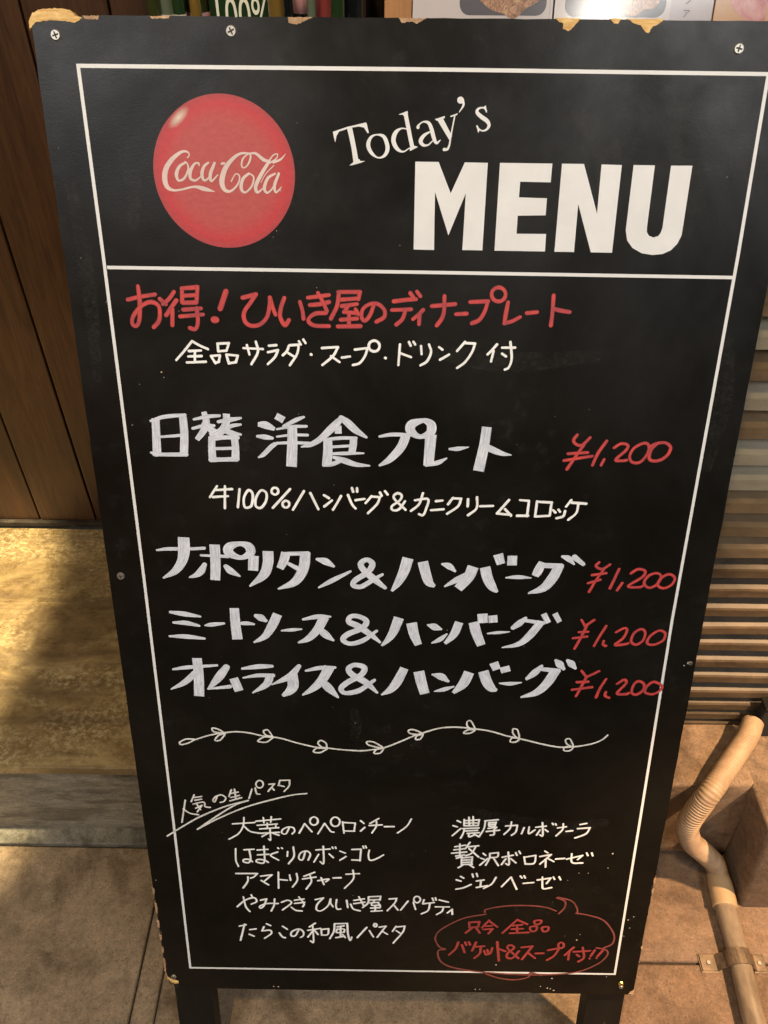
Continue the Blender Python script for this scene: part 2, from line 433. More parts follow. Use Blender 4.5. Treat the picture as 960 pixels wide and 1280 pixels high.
bottle(-.292, 1.118, .235, .0085, G['olive'], 'very slim olive bottle touching the brown planks', M_label, (.10, .112), True)
bottle(-.259, 1.108, .24, .0075, G['green'], 'thin green bottle in front of the pale and olive ones', M_label, (.098, .121), True)
bottle(-.237, 1.100, .22, .0070, G['gold'], 'thin amber bottle just left of the painted sign', M_foil, (.10, .118), True)
bottle(-.126, 1.100, .25, .0060, G['black'], 'thin black bottle between amber and pink labelled ones', M_label, (.110, .119), True)
bottle(-.098, 1.098, .24, .0055, G['clear'], 'thin pale bottle in front of the black pink labelled bottle', M_label, (.104, .1205), True)
bottle(-.067, 1.104, .26, .0085, G['green'], 'thin dark green bottle before the pinkish one', M_shelf, (.10, .118), True)

# small sign with 100%
sg = empty('painted_sign', (-.187, 1.128, 1.0005), 'dark green panel painted with white 100% standing among bottles', 'sign')
box('sign_panel', (-.039, -.003, 0), (.037, .003, .30), G['green'], sg, .001)
def font_mesh(name, body, size, m, parent, loc, rot, ex=.0, align='CENTER'):
    cu = bpy.data.curves.new(name, 'FONT'); cu.body = body; cu.size = size; cu.align_x = align; cu.extrude = ex
    tmp = bpy.data.objects.new(name, cu); COL.objects.link(tmp)
    dg = bpy.context.evaluated_depsgraph_get(); dg.update()
    me = bpy.data.meshes.new_from_object(tmp.evaluated_get(dg)); bpy.data.objects.remove(tmp)
    me.materials.clear(); me.materials.append(m)
    o = bpy.data.objects.new(name, me); COL.objects.link(o); o.parent = parent; o.location = loc; o.rotation_euler = rot
    return o
M_cream = flat_print('cream_paint', (.72, .70, .55), .5)
lt = font_mesh('lettering', '100%', .062, M_cream, sg, (-.001, -.0036, .094), (R(90), 0, 0), .0003)
lt.scale = (.53, 1, 1)

# ------------------------------------------------------------------ orange post and laminated menu sheets
box('post', (-.0115, 1.135, .2), (.0225, 1.20, 2.3), M_post, None, .002)
po = bpy.data.objects['post']; po.name = 'wooden_post'
prop(po, 'bright orange wooden post between the dark shelf and the menu sheets', 'post')
M_wallc = flat_print('cream_wall', (.50, .44, .38), .7)
box('rendered_wall', (.0235, 1.21, .2), (1.9, 1.27, 2.4), M_wallc, None, 0.0)
prop(bpy.data.objects['rendered_wall'], 'pale rendered wall behind the menu sheets and louvred vent', 'wall')
TILT = R(15)
def sheet(name, x0, x1, m, label, cat, grp=None, dy=0.0):
    root = empty(name, (x0, 1.112 + dy, 1.035), label, cat, grp)
    root.rotation_euler = (-TILT, 0, 0)
    box('card', (0, -.0015, 0), (x1 - x0, .0015, .42), m, root, .0006)
    return root
def lam(name, c):
    m, t, b = mat(name, .55, coat=1.0, coat_rough=.13)
    t.links.new(ramp(t, noise_n(t, coords(t), 12, 4), [(.35, tuple(x * .93 for x in c)), (.65, c)]), b.inputs['Base Color'])
    return m
M_sheet = lam('laminated_white', (.60, .53, .51)); M_lilac = lam('laminated_lilac', (.50, .42, .43)); M_peach = lam('laminated_peach', (.62, .33, .15))
M_tray = lam('printed_grey_tray', (.085, .075, .090))
def food(name, stops, scale):
    m, t, b = mat(name, .55, coat=1.0, coat_rough=.13)
    t.links.new(ramp(t, noise_n(t, coords(t), scale, 8, .7, 1.0), stops), b.inputs['Base Color']); return m
M_food = food('printed_fried_food', [(.3, (.10, .05, .025)), (.45, (.30, .15, .075)), (.55, (.44, .22, .13)), (.63, (.60, .42, .20))], 150)
M_meat = food('printed_pink_meat', [(.3, (.38, .07, .07)), (.5, (.60, .20, .18)), (.7, (.72, .38, .34))], 28)
M_txt = flat_print('grey_print', (.18, .16, .16), .6)
def patch(name, pts, m, parent, y):
    bm = bmesh.new(); vs = [bm.verts.new((x, y, z)) for x, z in pts]; f = bm.faces.new(vs); 
    bmesh.ops.recalc_face_normals(bm, faces=bm.faces); bm.normal_update()
    if f.normal.y > 0: bmesh.ops.reverse_faces(bm, faces=[f])
    return link(name, bm, m, parent)
def rrect(x0, x1, z0, z1, r, n=5):
    P = []
    for cx, cz, a0 in ((x1 - r, z1 - r, 0), (x0 + r, z1 - r, 90), (x0 + r, z0 + r, 180), (x1 - r, z0 + r, 270)):
        for k in range(n + 1):
            a = R(a0 + 90 * k / n); P.append((cx + r * math.cos(a), cz + r * math.sin(a)))
    return P
def blob(cx, cz, rx, rz, n=40, j=.08):
    ph = [random.uniform(0, 6.28) for _ in range(4)]
    return [(cx + rx * math.cos(a) * (1 + j * math.sin(3 * a + ph[0]) + j * .6 * math.sin(7 * a + ph[1])),
             cz + rz * math.sin(a) * (1 + j * math.sin(4 * a + ph[2]) + j * .6 * math.sin(9 * a + ph[3]))) for a in [2 * math.pi * k / n for k in range(n)]]
ZB = .0800   # height along the sheet where the board's top edge cuts the view
s1 = sheet('menu_sheet', .0235, .196, M_sheet, 'laminated menu sheet with one food tray photo, next to the orange post', 'menu sheet', 'laminated menu sheets')
patch('tray_photo', rrect(.0575, .164, ZB + .006, ZB + .085, .012), M_tray, s1, -.0018)
patch('food_photo', blob(.118, ZB + .040, .040, .034), M_food, s1, -.0021)
patch('margin_stripe', [(.164 + .004, 0), (.1655 + .004, 0), (.1655 + .004, .4), (.164 + .004, .4)], M_lilac, s1, -.0018)
s2 = sheet('menu_sheet', .198, .392, M_sheet, 'laminated menu sheet with the bright lamp glare and a tray photo', 'menu sheet', 'laminated menu sheets', .0004)
patch('tray_photo', rrect(.0125, .136, ZB + .005, ZB + .085, .012), M_tray, s2, -.0018)
patch('food_photo', blob(.098, ZB + .046, .032, .040), M_food, s2, -.0021)
patch('side_panel_print', [(.142, .0), (.194, .0), (.194, .4), (.142, .4)], M_lilac, s2, -.0018)
font_mesh('lettering', 'ア', .010, M_txt, s2, (.162, -.0022, ZB + .006), (R(90), 0, 0))
font_mesh('lettering', 'ク', .012, M_txt, s2, (.163, -.0022, ZB + .020), (R(90), 0, 0))
s3 = sheet('menu_sheet', .394, .470, M_peach, 'peach menu sheet with a pink raw meat photo, beside the cream sheet', 'menu sheet', 'laminated menu sheets')
patch('meat_photo', [(.018, ZB + .075), (.010, ZB + .055), (.014, ZB + .030), (.026, ZB + .012), (.040, ZB + .004), (.064, ZB + .000), (.064, ZB + .09), (.03, ZB + .09)], M_meat, s3, -.0018)
s4 = sheet('menu_sheet', .4715, .60, M_sheet, 'plain cream menu sheet at the far right of the row', 'menu sheet', 'laminated menu sheets')
patch('side_panel_print', [(.01, .05), (.11, .05), (.11, .38), (.01, .38)], M_lilac, s4, -.0018)
ML = empty('sheet_ledge', (.31, 1.13, 1.03), 'narrow cream ledge that carries the laminated menu sheets', 'ledge')
box('ledge_board', (-.285, -.03, -.015), (.29, .07, 0), M_wallc, ML, .002)

# ------------------------------------------------------------------ louvred vent on its plinth, block beside it
vent = empty('louvred_vent', (.65, .72, .25), 'tall brown metal louvre vent with dusty pale upper blades behind the board', 'vent')
vo_ = (.65, .72, .25)
box('housing', (.345, .745, .20), (1.30, 1.10, 1.01), M_void, vent, .002, off=vo_)
box('side_frame', (.335, .695, .20), (.3445, 1.10, 1.02), M_blade, vent, .001, off=vo_)
box('side_frame', (1.3005, .695, .20), (1.32, 1.10, 1.02), M_blade, vent, .001, off=vo_)
box('top_frame', (.3445, .695, 1.0105), (1.3005, 1.10, 1.03), M_blade, vent, .001, off=vo_)
M_blade_shaded, t, b = mat('shaded_louvre_metal', .5, .0, spec=.4)  # same louvre metal, shade between the lower blades put into its colour
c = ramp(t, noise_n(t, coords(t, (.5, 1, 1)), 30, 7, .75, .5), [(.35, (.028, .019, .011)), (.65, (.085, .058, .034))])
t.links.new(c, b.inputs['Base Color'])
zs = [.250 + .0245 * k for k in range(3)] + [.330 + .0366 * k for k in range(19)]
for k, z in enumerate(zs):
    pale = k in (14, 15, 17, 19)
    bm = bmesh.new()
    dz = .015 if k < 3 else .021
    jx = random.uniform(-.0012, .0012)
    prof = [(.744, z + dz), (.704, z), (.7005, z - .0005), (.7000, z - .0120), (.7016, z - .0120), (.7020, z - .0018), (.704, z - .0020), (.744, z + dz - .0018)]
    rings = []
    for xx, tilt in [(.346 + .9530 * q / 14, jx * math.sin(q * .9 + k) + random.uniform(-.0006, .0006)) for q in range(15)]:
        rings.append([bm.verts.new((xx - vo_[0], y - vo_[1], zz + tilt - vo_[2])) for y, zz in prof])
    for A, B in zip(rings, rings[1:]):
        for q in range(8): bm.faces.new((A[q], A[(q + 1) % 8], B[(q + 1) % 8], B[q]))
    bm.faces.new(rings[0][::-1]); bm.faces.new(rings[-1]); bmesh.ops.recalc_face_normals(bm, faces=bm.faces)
    link('blade', bm, M_blade_pale if pale else (M_blade_shaded if k < 11 else M_blade), vent)

pl = rough_box('concrete_plinth', (.345, .598, .032), (.5515, .71, .246), M_plinth, None, .0010, 8, bev=.006)
# give the plinth an origin at its base
def rebase(o, p):
    p = Vector(p); 
    for v_ in o.data.vertices: v_.co -= p
    o.location = p
rebase(pl, (.45, .65, .0)); box('base_recess', (.35, .632, 0), (.55, .70, .033), M_void, pl, 0, off=(.45, .65, 0)); prop(pl, 'low concrete plinth under the louvred vent, lit tan on top', 'plinth')
def taper(v_):
    pass
bk = rough_box('concrete_block', (.553, .527, -.02), (1.30, .715, .246), M_plinth, None, .0010, 8, bev=.006)
for v_ in bk.data.vertices:
    if v_.co.x < .60:
        v_.co.x += .017 - .034 * max(0, v_.co.z) / .246
rebase(bk, (.9, .62, 0)); prop(bk, 'large concrete block at the right edge, its side dark and its corner lit', 'block')
for v_ in pl.data.vertices:
    wx = v_.co.x + .45
    if wx > .5: v_.co.x -= .018 * (v_.co.z / .246) - .012

# ------------------------------------------------------------------ drain hose and pipe
hp = empty('drain_pipe', (.535, .45, 0), 'beige corrugated hose joined by a cream sleeve to a pipe along the floor', 'pipe')
ho = (.535, .45, 0)
hose_pts = [(.5570, .6850, .2765), (.5404, .6596, .2755), (.516, .633, .272), (.4904, .6054, .268), (.4683, .5821, .259), (.4585, .575, .2387), (.4491, .568, .2073), (.4505, .566, .1773), (.4662, .565, .1394), (.4882, .567, .1096), (.5106, .572, .0767), (.531, .577, .0450), (.5418, .574, .022), (.5415, .566, .0190)]
tube('flexible_hose', hose_pts, .0155, M_hose, hp, 28, 1, .0046, True, ho)
tube('sleeve', [(.5418, .570, .0190), (.5412, .556, .0190), (.5395, .530, .0190), (.5380, .518, .0190)], lambda t_: .0172 + .0016 * min(1, t_ * 3), M_sleeve, hp, 32, 0, off=ho)
tube('rigid_pipe', [(.5384, .522, .0185), (.5366, .45, .0180), (.5306, .3577, .0175), (.515, .05, .0175), (.50, -.3, .0175)], .0158, M_pipe, hp, 32, 0, off=ho)
oc = empty('shade_box', (.65, .69, .2465), 'added dark box standing in for the shade behind the hose end, by the vent foot', 'shade box')  # added dark box, stands in for shade on the louvre beside the hose end
box('shade_box_body', (.5625, .6800, .2466), (.76, .6985, .318), M_void, oc, .003, off=(.65, .69, .2465))
box('shade_box_lid', (.5600, .6770, .3182), (.763, .6986, .3215), M_leg, oc, .001, off=(.65, .69, .2465))
# pipe clamp: footed plate with raised strap
bm = bmesh.new(); 
P = []
def strap_prof(r):
    q = [(-.052, .0015), (-.030, .0015)]
    for k in range(13):
        a = math.pi - math.pi * k / 12
        q.append((r * math.cos(a) * 1.05, .0180 + r * math.sin(a)))
    q += [(.030, .0015), (.042, .0015)]
    return q
A = strap_prof(.0164); Bq = [(x * 1.0, z + .0022) if abs(x) > .022 else (x * 1.12, .0180 + (z - .0180) * 1.12) for x, z in A]
loops = []
for y in (-.011, .011):
    loops.append(([bm.verts.new((x, y, z)) for x, z in A], [bm.verts.new((x, y, z)) for x, z in Bq]))
(a0, b0), (a1, b1) = loops
for k in range(len(A) - 1):
    bm.faces.new((b0[k], b0[k + 1], b1[k + 1], b1[k])); bm.faces.new((a0[k], a1[k], a1[k + 1], a0[k + 1]))
    bm.faces.new((a0[k], a0[k + 1], b0[k + 1], b0[k])); bm.faces.new((a1[k], b1[k], b1[k + 1], a1[k + 1]))
bm.faces.new((a0[0], b0[0], b1[0], a1[0])); bm.faces.new((a0[-1], a1[-1], b1[-1], b0[-1]))
bmesh.ops.recalc_face_normals(bm, faces=bm.faces)
cl = empty('pipe_clamp', (.5345, .4430, 0.0002), 'worn metal saddle clamp holding the pipe to the floor', 'clamp')
link('strap', bm, M_clamp, cl)
def puck(name, m, parent, r, h, loc, seg=20, bev=.0):
    bm = bmesh.new()
    ret = bmesh.ops.create_cone(bm, cap_ends=True, segments=seg, radius1=r, radius2=r - bev, depth=h)
    for v_ in bm.verts: v_.co.z += h / 2
    o = link(name, bm, m, parent, False); o.location = loc; return o
box('foot_plate', (-.054, -.013, .0), (-.026, .013, .0014), M_clamp, cl, .0006)
box('foot_plate', (.026, -.013, .0), (.046, .013, .0014), M_clamp, cl, .0006)
puck('screw_head', M_screw, cl, .0036, .0022, (-.041, 0, .0036), 16, .0008)
puck('screw_head', M_screw, cl, .0036, .0022, (.036, 0, .0036), 16, .0008)

# ------------------------------------------------------------------ the menu board
foot = 1254.0
bd = bpy.data.objects.new('menu_board', None); COL.objects.link(bd)
prop(bd, 'black sandwich board menu with red round logo and handwritten Japanese dishes', 'menu board')
ax_y = Vector((0, .3242, .9460)).normalized(); ax_x = Vector((1, 0, 0)); ax_z = ax_x.cross(ax_y)
org = Vector((-.2777, .6963, 1.1865)) + ax_x * .3 - ax_y * (foot / 1000)
bd.matrix_world = Matrix(((ax_x.x, ax_y.x, ax_z.x, org.x), (ax_x.y, ax_y.y, ax_z.y, org.y), (ax_x.z, ax_y.z, ax_z.z, org.z), (0, 0, 0, 1)))
def L(x, y, z=0.0): return Vector(((x - 300) / 1000, (foot - y) / 1000, z / 1000))
H = 1076.0
def jag(pts, amp):
    o = []
    for (x0, y0), (x1, y1) in zip(pts, pts[1:] + pts[:1]):
        o.append((x0, y0)); n = max(1, int(math.hypot(x1 - x0, y1 - y0) / 1.1))
        for k in range(1, n):
            o.append((x0 + (x1 - x0) * k / n + rnd.uniform(-amp, amp), y0 + (y1 - y0) * k / n + rnd.uniform(-amp, amp)))
    return o
rnd = random.Random(3)
def prism(name, pts, z0, z1, m, parent, m_side=None):
    bm = bmesh.new()
    if name.startswith('bare'): pts = jag(pts, .32)
    a = [bm.verts.new(L(x, y, z1)) for x, y in pts]; c_ = [bm.verts.new(L(x, y, z0)) for x, y in pts]
    bm.faces.new(a); bm.faces.new(c_[::-1])
    n = len(pts)
    for k in range(n): bm.faces.new((a[k], c_[k], c_[(k + 1) % n], a[(k + 1) % n]))
    bmesh.ops.recalc_face_normals(bm, faces=bm.faces)
    return link(name, bm, m, parent)
# wood core with painted edge
prism('panel_core', [(.6, 4), (6, 1.2), (36, .8), (599.4, .8), (599.4, H - .8), (12, H - .8), (6, H - 6), (1.2, H - 17), (.6, 1000)], -10, -.05, M_edge, bd)
# laminate face, its outline chipped as in the photo
out = []
def run(x0, y0, x1, y1, n, amp):
    for k in range(n):
        t_ = k / n; j = rnd.uniform(0, 1) ** 2 * amp
        dx, dy = x1 - x0, y1 - y0; Ln = math.hypot(dx, dy)
        out.append((x0 + dx * t_ - dy / Ln * j, y0 + dy * t_ + dx / Ln * j))
out += [(0.5, 9.5), (3, 4.5), (14, 3.4), (24, 3.6), (32, 5.0), (38, 4.0), (42, 2.4), (52, 2.8), (53, .6)]
run(54, 0, 92, 0, 5, .5); out += [(92, 0), (93, 1.8), (106, 1.6), (107, 0)]
run(108, 0, 196, 0, 9, .6)
out += [(196, 0), (198, 4.0), (200, 2.0), (204, 4.8), (208, 2.2), (215, 1.5), (217, 0)]
run(218, 0, 280, 0, 6, .5)
out += [(282, 0), (284, 3.0), (291, 2.2), (296, 3.6), (302, 1.0), (303, 0)]
run(305, 0, 402, 0, 8, .5)
out += [(403, 0), (406, 2.6), (407.5, 6.2), (411, 7.2), (414, 5.0), (416, 2.0), (418, 0), (443, 0), (446, 2.4), (448, 2.8), (450, 0), (456, 0), (461, 2.2), (466, 3.2), (470, 7.4), (472, 8.2), (475.5, 4.0), (479, 2.0), (481, 0)]
run(483, 0, 600, 0, 8, .5)
run(600, 0, 600, 870, 40, .7)
out += [(600, 872), (598.6, 876), (599.2, 884), (597, 890), (598.4, 898), (600, 902)]
run(600, 904, 600, 985, 8, 1.6)
out += [(600, 987), (598, 990), (599.8, 994)]
run(600, 996, 600, H, 6, 1.0)
run(600, H, 470, H, 6, .6)
out += [(470, H), (468, H - 2.5), (462, H - 1.5), (458, H - 3), (454, H)]
run(452, H, 120, H, 12, .5)
run(118, H, 15, H, 5, .5)
out += [(15.5, H - 2), (15.6, H - 14), (13, H - 15.5), (8, H - 16.5), (4.5, H - 20), (2.6, H - 23)]
for y, x in ((1040, 1.2), (1034, 2.6), (1026, 3.0), (1018, .8), (1008, 2.2), (1000, 3.2), (996, .8), (985, 1.4), (980, 3.0), (972, 2.2), (966, .6), (958, 2.6), (950, 1.6), (940, 2.8), (930, 1.0), (918, .4), (908, 1.6), (902, .4)): out.append((x, y))
run(0, 898, 0, 480, 24, .6)
run(0, 470, 0, 12, 30, .9)
prism('panel_face', out, -.05, 0.0, M_black, bd)
# bare wood where the laminate has broken away
prism('bare_corner', [(-1.4, 10), (-1.2, 4.5), (2, -.6), (7, -3.2), (16, -4.2), (26, -4.0), (32, -2.8), (35.5, .8), (41, 2.0), (34, 5.2), (24, 3.9), (14, 3.7), (4, 5.0)], -9, .25, M_bare, bd)
for pts in ([(40, .4), (42, 2.6), (52, 2.9), (53, .4)], [(92, .3), (93, 2), (106, 1.8), (107, .3)],
            [(281.5, .2), (284, 3.4), (291, 2.5), (296, 4.0), (302.5, .3)], [(197, .2), (198, 4.3), (204, 5.1), (216, .3)]):
    prism('bare_chip', pts, -6, .12, M_bare2, bd)
for pts in ([(401, -.6), (404, 2.2), (407, 3.0), (407, 6.6), (411.5, 8.0), (415, 5.2), (418, 2), (420, -.6)],
            [(442, -.4), (446, 2.8), (448.5, 3), (451, -.4)],
            [(455, -.4), (461, 2.6), (466, 3.6), (470, 8.0), (472.5, 8.8), (476, 4.2), (480, 2.4), (483, -.6)]):
    prism('bare_chip', pts, -7, .5, M_bare, bd)
prism('bare_chip', [(2, H - 21), (5, H - 19), (8.5, H - 16), (13, H - 15), (16, H - 13.5), (16, H - 9), (11, H - 8.6), (6, H - 12)], -6, .2, M_bare, bd)
prism('bare_chip', [(594, H - 1), (596, H - 6), (600.6, H - 9), (600.8, H - .4)], -6, .15, M_bare2, bd)
for (x, y0, y1) in ((.2, 900, 912), (.6, 925, 944), (.4, 954, 968), (1.0, 978, 990), (1.4, 1000, 1012), (1.0, 1020, 1046)):
    prism('bare_chip', [(x - 1.4, y0), (x + 1.2, y0 + 2), (x + 1.6, (y0 + y1) / 2), (x + .6, y1), (x - 1.2, y1 - 1)], -5, .12, M_bare2, bd)
for (x, y0, y1) in ((600.2, 872, 884), (600.4, 890, 900), (600.2, 986, 994)):
    prism('bare_chip', [(x + .8, y0), (x - 1.4, y0 + 3), (x - 1.0, y1 - 2), (x + .8, y1)], -5, .12, M_bare2, bd)

# legs: two front posts behind the panel, a hinged rear frame
for x0 in (5.5, 546):
    bm = bmesh.new(); add_box(bm, L(x0, foot, -38), L(x0 + 48.5, 20, -10.2), .0015)
    link('front_leg', bm, M_leg, bd)
rear_top = L(0, 60, -52); 
inv = bd.matrix_world.inverted()
for x0 in (70, 480):
    bm = bmesh.new()
    top = bd.matrix_world @ L(x0, 60, -54); bot = Vector((top.x, .598, .001))
    d = (bot - top).normalized(); s = Vector((1, 0, 0)); n = d.cross(s)
    vs = []
    for p in (top, bot):
        for a, c_ in ((-.02, -.012), (.02, -.012), (.02, .012), (-.02, .012)):
            q = p + s * a + n * c_
            vs.append(bm.verts.new(inv @ q))
    for q in ((0, 1, 2, 3), (7, 6, 5, 4), (0, 4, 5, 1), (1, 5, 6, 2), (2, 6, 7, 3), (3, 7, 4, 0)): bm.faces.new([vs[i] for i in q])
    bmesh.ops.recalc_face_normals(bm, faces=bm.faces)
    link('rear_leg', bm, M_leg, bd)
    bm = bmesh.new(); add_box(bm, L(x0 - 15, 85, -52), L(x0 + 15, 35, -38.2), .001); link('hinge', bm, M_screw, bd)
bm = bmesh.new(); add_box(bm, L(60, 76, -66), L(490, 44, -54), .001); link('rear_rail', bm, M_leg, bd)

# screws: head with a cross slot
def screw(x, y, r, m=M_screw, label=None):
    o = puck('screw', m, bd, r / 1000, .0016, L(x, y, .05), 22, .0009)
    if label: o['label'] = label
    a = rnd.uniform(0, 1.5)
    bm = bmesh.new()
    for k in (0, 1):
        aa = a + k * math.pi / 2; c_, s_ = math.cos(aa), math.sin(aa); w_, l_ = r * .13 / 1000, r * .6 / 1000
        z = .00166 + k * .00004
        bm.faces.new([bm.verts.new((c_ * p - s_ * q, s_ * p + c_ * q, z)) for p, q in ((-l_, -w_), (l_, -w_), (l_, w_), (-l_, w_))])
    link('slot', bm, M_slot, o)
for x, y, r in ((18.2, 13.5, 4.2), (153.4, 9.9, 4.4), (543, 18.7, 4.2), (12, 480, 4.0), (10.6, 1054.8, 3.6), (594.2, 574, 2.4), (300, 1068.5, 0)):
    if r: screw(x, y, r)
screw(582, 1055.5, 3.6, M_brass, 'brass screw with a bent yellow head')
screw(582.8, 1061.5, 3.0, M_screw)

# frame lines, printed
def ribbon(bm, pts, z, uvl=None, cap='r', zr=.02, curved=True):
    """pts: (x, y, w) in mm on the board; adds a stroke of that width"""
    P = pts
    Q = [P[0]]
    for p in P[1:]:
        if math.hypot(p[0] - Q[-1][0], p[1] - Q[-1][1]) > .02: Q.append(p)
    P = Q
    if len(P) < 2: P = [P[0], (P[0][0] + .1, P[0][1], P[0][2])]
    n = len(P); D = []
    for i in range(n):
        a, b_ = P[max(i - 1, 0)], P[min(i + 1, n - 1)]
        dx, dy = b_[0] - a[0], b_[1] - a[1]; l = math.hypot(dx, dy) or 1; D.append((dx / l, dy / l))
    Lf, Rt = [], []; s_ = 0
    def V(x, y, k): return bm.verts.new(L(x, y, z + zr * k))
    rows = []
    if cap == 'r':
        for a in (80, 60, 40, 20):
            (x, y, w), (dx, dy) = P[0], D[0]; r_ = w / 2; o_ = r_ * math.sin(R(a)); h = r_ * math.cos(R(a))
            rows.append((x - dx * o_, y - dy * o_, h, dx, dy, 0, -o_))
    for i in range(n):
        if i: s_ += math.hypot(P[i][0] - P[i - 1][0], P[i][1] - P[i - 1][1])
        rows.append((P[i][0], P[i][1], P[i][2] / 2, D[i][0], D[i][1], i / n, s_))
    if cap == 'r':
        for a in (20, 40, 60, 80):
            (x, y, w), (dx, dy) = P[-1], D[-1]; r_ = w / 2; o_ = r_ * math.sin(R(a)); h = r_ * math.cos(R(a))
            rows.append((x + dx * o_, y + dy * o_, h, dx, dy, 1, s_ + o_))
    pv = None; u0 = rnd.randint(0, 50)
    for (x, y, h, dx, dy, k, s2) in rows:
        a = V(x - dy * h, y + dx * h, k); c_ = V(x + dy * h, y - dx * h, k)
        if pv:
            f = bm.faces.new((pv[0], a, c_, pv[1]))
            if uvl:
                for lp, uvv in zip(f.loops, ((u0, pv[2]), (u0, s2 * .04), (u0 + 1, s2 * .04), (u0 + 1, pv[2]))): lp[uvl].uv = uvv
        pv = (a, c_, s2 * .04)
def poly(bm, pts, z):
    vs = [bm.verts.new(L(x, y, z)) for x, y in pts]
    bm.faces.new(vs)
def fix(bm):
    for f in bm.faces:
        f.normal_update()
    fl = [f for f in bm.faces if f.normal.z < 0]
    bmesh.ops.reverse_faces(bm, faces=fl)
    ng = [f for f in bm.faces if len(f.verts) > 4]
    bmesh.ops.triangulate(bm, faces=ng)
W_ = 2.8
bm = bmesh.new()
ribbon(bm, [(32.4 - W_/2, 34.0, W_), (300, 34.4, W_), (569.4 + W_/2, 35.6, W_)], .10, cap='b')
ribbon(bm, [(32.4, 34, W_), (33.8, 175, W_), (34.9, 480, W_), (34.6, 800, W_), (33.4, 1037.8, W_)], .12, cap='b')
ribbon(bm, [(569.3, 36, W_), (570.2, 170, W_), (567.6, 523, W_), (570.2, 780, W_), (572.1, 1038.4, W_)], .14, cap='b')
ribbon(bm, [(33.4 - W_/2, 1037.8, W_), (302, 1038.2, W_), (572.1 + W_/2, 1038.4, W_)], .16, cap='b')
ribbon(bm, [(35.9, 184.6, W_), (302, 186, W_), (569, 187.8, W_)], .18, cap='b')
fix(bm); link('frame_line', bm, M_print, bd)

# red disc with script lettering
disc = bpy.data.objects.new('logo_disc', None)
bm = bmesh.new(); bmesh.ops.create_circle(bm, cap_ends=True, segments=96, radius=.0577); fix(bm)
dk = link('logo_disc', bm, M_disc, bd); dk.location = L(141.1, 110.0, .14)
bm = bmesh.new(); bmesh.ops.create_circle(bm, cap_ends=True, segments=40, radius=1.0)
for v_ in bm.verts: v_.co.x *= .0115; v_.co.y *= .0045
fix(bm); gm = link('printed_gleam', bm, M_gleam, dk); gm.location = (-.0335, .0405, .00006); gm.rotation_euler = (0, 0, R(42))

